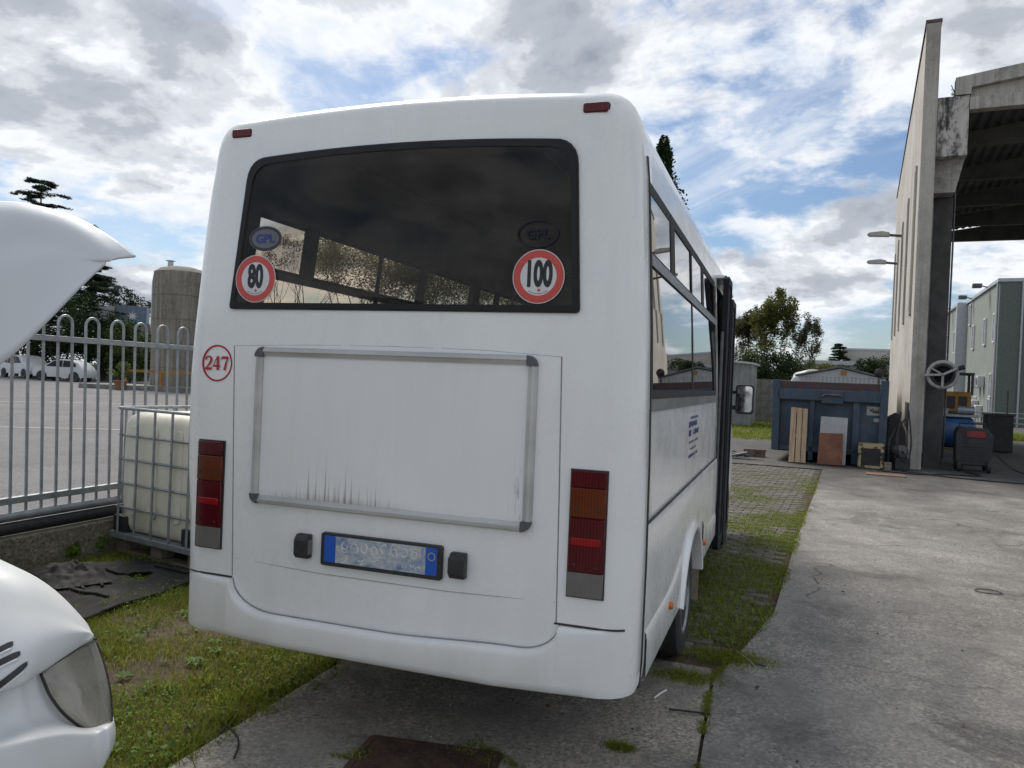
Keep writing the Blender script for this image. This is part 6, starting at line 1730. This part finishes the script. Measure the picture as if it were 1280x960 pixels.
# right of the bus
p = far(962, 470, 60); tree('large olive brown tree right of the bus', (p.x, p.y, 0), 9.8, 4.4, 'olive', 'round', 120, 120, .16, name='broadleaf_tree', seed=87, trunk_h=.14, fat=.10)
p = far(932, 470, 63); tree('darker tree between the bus and the large olive brown tree', (p.x, p.y, 0), 8.6, 3.6, 'sparse', 'round', 80, 110, .15, name='broadleaf_tree', seed=82, trunk_h=.18, fat=.10)
p = far(1004, 470, 58); tree('slender grey leafed tree right of the large olive brown tree', (p.x, p.y, 0), 7.8, 2.8, 'sparse', 'round', 60, 90, .13, name='slender_tree', seed=83, trunk_h=.12, fat=.11)
p = far(1048, 470, 88); tree('small dark conifer on the skyline beside the beige building', (p.x, p.y, 0), 7.4, 4.4, 'cedar', 'cedar', 64, 46, .22, name='conifer_tree', seed=84)
for i, (px, d, h_, w_, lf, lab) in enumerate(((930, 48, 4.9, 4.6, 'lime', 'light green shrub above the grey shed'), (958, 47, 4.3, 4.0, 'dark', 'dark green hedge bush over the block wall'), (985, 50, 4.2, 3.6, 'mid', 'green hedge bush behind the left end of the container'), (1018, 54, 3.9, 4.4, 'olive', 'olive hedge bush above the white van roofs'), (1075, 56, 4.6, 3.4, 'dark', 'dark hedge bush left of the warehouse wall'), (1100, 57, 4.9, 2.8, 'mid', 'green hedge bush touching the warehouse wall'), (1045, 62, 4.2, 3.8, 'mid', 'green hedge bush in front of the low grey building'))):
    p = far(px, 480, d); tree(lab, (p.x, p.y, 0), h_, w_, lf, 'bush', 60, 150, .15, 'bush', 'hedge_bush', 'hedge beyond the yard', 90+i)
rnd = random.Random(12); q = MB()
for k in range(9):
    p = far(915+k*9, 480, 49); tt = []
    branchy(q, Vector((p.x, p.y, 1.0)), Vector((rnd.gauss(0, .1), 0, 1)).normalized(), 2.6, .035, 1, .4, tt, rnd, .6)
tag(q.build('bare_saplings', bark, None), 'row of thin bare saplings behind the grey shed', 'saplings')
# weeds by the wall foot
for (px, py, sc_, lab) in ((1128, 572, .22, 'small green weed growing at the foot of the warehouse wall'), (78, 690, .16, 'green weed at the foot of the mossy kerb wall'), (128, 678, .20, 'taller weed at the kerb wall beside the caged tank')):
    v = far(px, py+8, 1.0) - Vector((0, 0, CAM_H)); p = v*((0-CAM_H)/v.z)
    t = empty('weed_plant', lab, 'weed', (p.x, p.y, 0))
    clumps_to_leaves('foliage', [(random.gauss(0, sc_*.4), random.gauss(0, sc_*.3), sc_*.45, sc_*.35, sc_*.3, sc_*.4) for k in range(6)], 60, .05, M['clover'], t)
    q = MB()
    for k in range(5): q.tube([(0, 0, 0), (random.gauss(0, sc_*.4), random.gauss(0, sc_*.3), sc_*.8)], .004, 4)
    q.build('stem', M['clover'], t)

# ------------------------------------------------------------------ silos, crate, barrier and cars at the car park
silom = NT('weathered_silo'); v = silom.coord()
a = silom.noise(silom.mapv(v, (3, 3, .22)), 1.6, 8, .7); b2 = silom.noise(v, 5, 6, .7)
silom.set(Base_Color=silom.ramp(silom.math('ADD', silom.math('MULTIPLY', a, .7), silom.math('MULTIPLY', b2, .3)), [(.33, (.085, .078, .066)), (.5, (.205, .19, .16)), (.66, (.31, .285, .235))]), Roughness=.9)
def silo(x, y, r_, H, label, vent=True):
    t = empty('silo', label, 'silo', (x, y, .1), 0, 'concrete silos behind the gate')
    q = MB(); q.lathe([(r_, 0), (r_, H*.93), (r_*.985, H*.945), (r_*.8, H*.975), (r_*.45, H*.993), (0, H)], 40); q.build('silo_wall', silom.m, t, smooth=35)
    for k in range(1, 5):
        q = MB(); q.lathe([(r_+.0, H*.19*k-.02), (r_+.025, H*.19*k-.015), (r_+.025, H*.19*k+.015), (r_, H*.19*k+.02)], 40); q.build('hoop_joint', silom.m, t)
    if vent:
        q = MB(); q.tube([(-.65, -.2, H*.95), (-.65, -.2, H+.28)], .16, 12); q.box(-.84, -.46, -.39, -.01, H+.28, H+.33); q.build('vent_stack', metal_c, t)
        q = MB(); q.tube([(-1.0, -1.0, H*.95), (-1.06, -1.06, H*.86), (-1.06, -1.06, H*.5)], .05, 6); q.build('vent_pipe', metal_c, t)
silo(-33.3, 36.6, 1.47, 7.25, 'weathered concrete silo with a small vent on its dome')
silo(-30.6, 38.2, 1.47, 7.3, 'second concrete silo half hidden by the corner of the bus', False)
p = far(166, 395, 62)
cr = empty('blue_crate', 'faded blue shipping crate with a white star on a concrete base', 'shipping crate', (p.x, p.y, 0), R(38))
q = MB(); q.box(-1.1, 1.1, -1, 1, 4.75, 6.1); q.build('crate_body', simple('faded_blue', (.17, .23, .29), (.13, .18, .23), 2, .6), cr)
for k in range(7):
    q = MB(); q.box(-1.0+.32*k, -.9+.32*k, -1.04, -1.002, 4.8, 6.05); q.build('crate_rib', simple('faded_blue_rib', (.15, .2, .26), None, 2, .6) if k == 0 else bpy.data.materials['faded_blue_rib'], cr)
st = []
for k in range(16): a = PI/8*k + PI/2; rr = .40 if k % 2 == 0 else .15; st.append((.1+rr*math.cos(a), 5.3+rr*math.sin(a)))
q = MB(); q.prism(st, 'y', -1.06, -1.045); q.build('white_star', M['signwhite'], cr)
q = MB(); q.box(-2.2, 1.4, -.8, 1.0, 0, 4.74); q.build('concrete_base', bwm, cr)
q = MB(); q.box(-3.0, -1.2, -.8, .8, 4.76, 6.0); q.build('white_box', whitef, cr)
ba = empty('yellow_barrier', 'yellow steel barrier rail in front of the silos', 'barrier', (-34.2, 33.6, .15), R(19))
q = MB(); q.box(0, 4.2, -.04, .04, 1.0, 1.14); q.build('barrier_rail', yl, ba)
for x in (.06, 2.0, 4.1):
    q = MB(); q.box(x-.06, x+.06, -.05, .05, 0, .998); q.build('barrier_post', yl, ba)
kb = tag(MB().box(0, 7, -.5, 3, 0, .28, Matrix.Translation((-36, 32.6, .15)) @ Matrix.Rotation(R(19), 4, 'Z')).build('raised_kerb', bwm, None), 'raised concrete kerb under the silos', 'kerb')
pl = empty('potted_plant', 'bushy plant in a terracotta pot by the yellow barrier', 'potted plant', (-33.6, 32.75, .2))
q = MB(); q.lathe([(.22, 0), (.32, .42), (.35, .42), (.35, .48), (0, .48)], 20); q.build('pot', simple('terracotta', (.30, .14, .08), (.22, .1, .06), 6, .8), pl)
clumps_to_leaves('leaves', [(random.gauss(0, .25), random.gauss(0, .2), random.uniform(.6, 1.35), .28, .28, .22) for k in range(12)], 50, .14, LV['lime'], pl)

def car(label, loc, rz, L, Wc, H, prof, glass, name, paint):
    """prof: side outline (x along the car, z) of the painted body; glass: list of window polygons"""
    t = empty(name, label, 'car', loc, rz)
    hw = Wc/2; q = MB(); rows = []
    for (y, sx, sz) in ((-hw, .965, .0), (-hw*.97, .985, .25), (-hw*.80, 1.0, .75), (-hw*.5, 1.0, 1.0), (hw*.5, 1.0, 1.0), (hw*.80, 1.0, .75), (hw*.97, .985, .25), (hw, .965, .0)):
        r_ = []
        for (x, z) in prof:
            zb = .62*H; zz_ = z if z < zb else zb + (z-zb)*1.0
            k = max(0, (z-zb)/(H-zb)); yy = y*(1-.17*k)
            r_.append((x*sx, yy, zz_*(1 if z < zb else (1-.02*(1-sz)))))
        rows.append(r_)
    q.grid(rows, closed=True); n_ = len(prof)
    q.f.append(list(range(n_))); q.f.append([7*n_+k for k in range(n_)]); q.m += [0, 0]
    q.build('body', paint, t, smooth=40)
    for sy in (-1, 1):
        for poly in glass:
            g = MB(); P_ = []
            for (x, z) in poly:
                k = max(0, (z-.62*H)/(H-.62*H)); yy = sy*(hw*(1-.17*k)+.006); P_.append((x*.965, yy, z))
            g.add(P_, [list(range(len(P_)))]); g.build('side_window', M['fritt'], t, fix=False)
        for x in (-L*.30, L*.31):
            g = MB(); g.lathe([(.20, -.10), (.29, -.10), (.315, -.04), (.315, .06), (.29, .10), (.2, .10)], 22, Matrix.Translation((x, sy*(hw-.085), .315)) @ Matrix.Rotation(PI/2, 4, 'X')); w_ = g.build('wheel', M['tyre'], t, smooth=40)
            g = MB(); g.lathe([(.20, -.09), (.195, .102), (.08, .085), (0, .085)], 18, Matrix.Translation((x, sy*(hw-.085), .315)) @ Matrix.Rotation(-sy*PI/2, 4, 'X')); g.build('rim', M['steel'], w_, smooth=40)
            g = MB(); g.lathe([(.345, -.10), (.36, .086), (.345, .093), (0, .090)], 22, Matrix.Translation((x, sy*(hw-.08), .33)) @ Matrix.Rotation(-sy*PI/2, 4, 'X')); g.build('wheel_arch', M['blackpl'], t)
    return t
suvp = [(-2.1, .32), (2.05, .32), (2.17, .5), (2.16, .72), (2.05, .90), (1.2, 1.06), (.45, 1.55), (0, 1.63), (-1.1, 1.62), (-1.75, 1.45), (-2.02, 1.06), (-2.12, .9), (-2.16, .55)]
suvg = [[(.98, 1.07), (.42, 1.48), (.06, 1.53), (.06, 1.05)], [(.0, 1.05), (.0, 1.53), (-.85, 1.52), (-.90, 1.03)], [(-.97, 1.04), (-.92, 1.51), (-1.35, 1.42), (-1.6, 1.14)]]
sp = far(33, 468, 56)
sv = car('white sport utility car seen from its rear quarter, left of the small hatchback', (sp.x, sp.y, lot_z(sp.x)), R(-12), 4.33, 1.82, 1.63, suvp, suvg, 'parked_car', M['van'])
for sy in (-.62, .62):
    q = MB(); q.box(-2.17, -1.98, sy-.2, sy+.2, .98, 1.14); q.build('tail_lamp', M['redb'], sv, bevel=.03)
q = MB(); q.prism([(-.66, 1.06), (.66, 1.06), (.54, 1.42), (-.54, 1.42)], 'x', -.01, .01); o = q.build('rear_window', M['fritt'], sv, loc=(-1.93, 0, 0), rot=(0, 0, 0))
q = MB(); q.box(-2.20, -1.9, -.8, .8, .34, .56); q.build('lower_bumper', M['blackpl'], sv, bevel=.03)
hp = [(-1.72, .30), (1.70, .30), (1.78, .5), (1.76, .70), (1.62, .88), (1.02, 1.0), (.42, 1.42), (.05, 1.49), (-.75, 1.48), (-1.3, 1.30), (-1.62, .95), (-1.76, .75), (-1.78, .5)]
hg = [[(.88, 1.0), (.36, 1.37), (.06, 1.41), (-.25, 1.41), (-.25, .98)], [(-.31, .98), (-.31, 1.41), (-.75, 1.39), (-1.18, 1.22), (-1.22, 1.02)]]
hpz = far(81, 470, 53)
hc = car('small white hatchback with rounded roof parked in the lot', (hpz.x, hpz.y, lot_z(hpz.x)-.02), R(198), 3.57, 1.63, 1.49, hp, hg, 'parked_car', M['van'])
for sy in (-.55, .55):
    q = MB(); q.lathe([(.13, 0), (.12, .03), (0, .05)], 16, Matrix.Translation((1.68, sy, .74)) @ Matrix.Rotation(PI/2, 4, 'Y')); q.build('headlight', M['clear'], hc)
q = MB(); q.add([(1.00, -.60, 1.02), (1.00, .60, 1.02), (.44, .55, 1.41), (.44, -.55, 1.41)], [(0, 1, 2, 3)]); q.v = [v_+Vector((.03, 0, .02)) for v_ in q.v]; q.build('windscreen', M['fritt'], hc, fix=False)
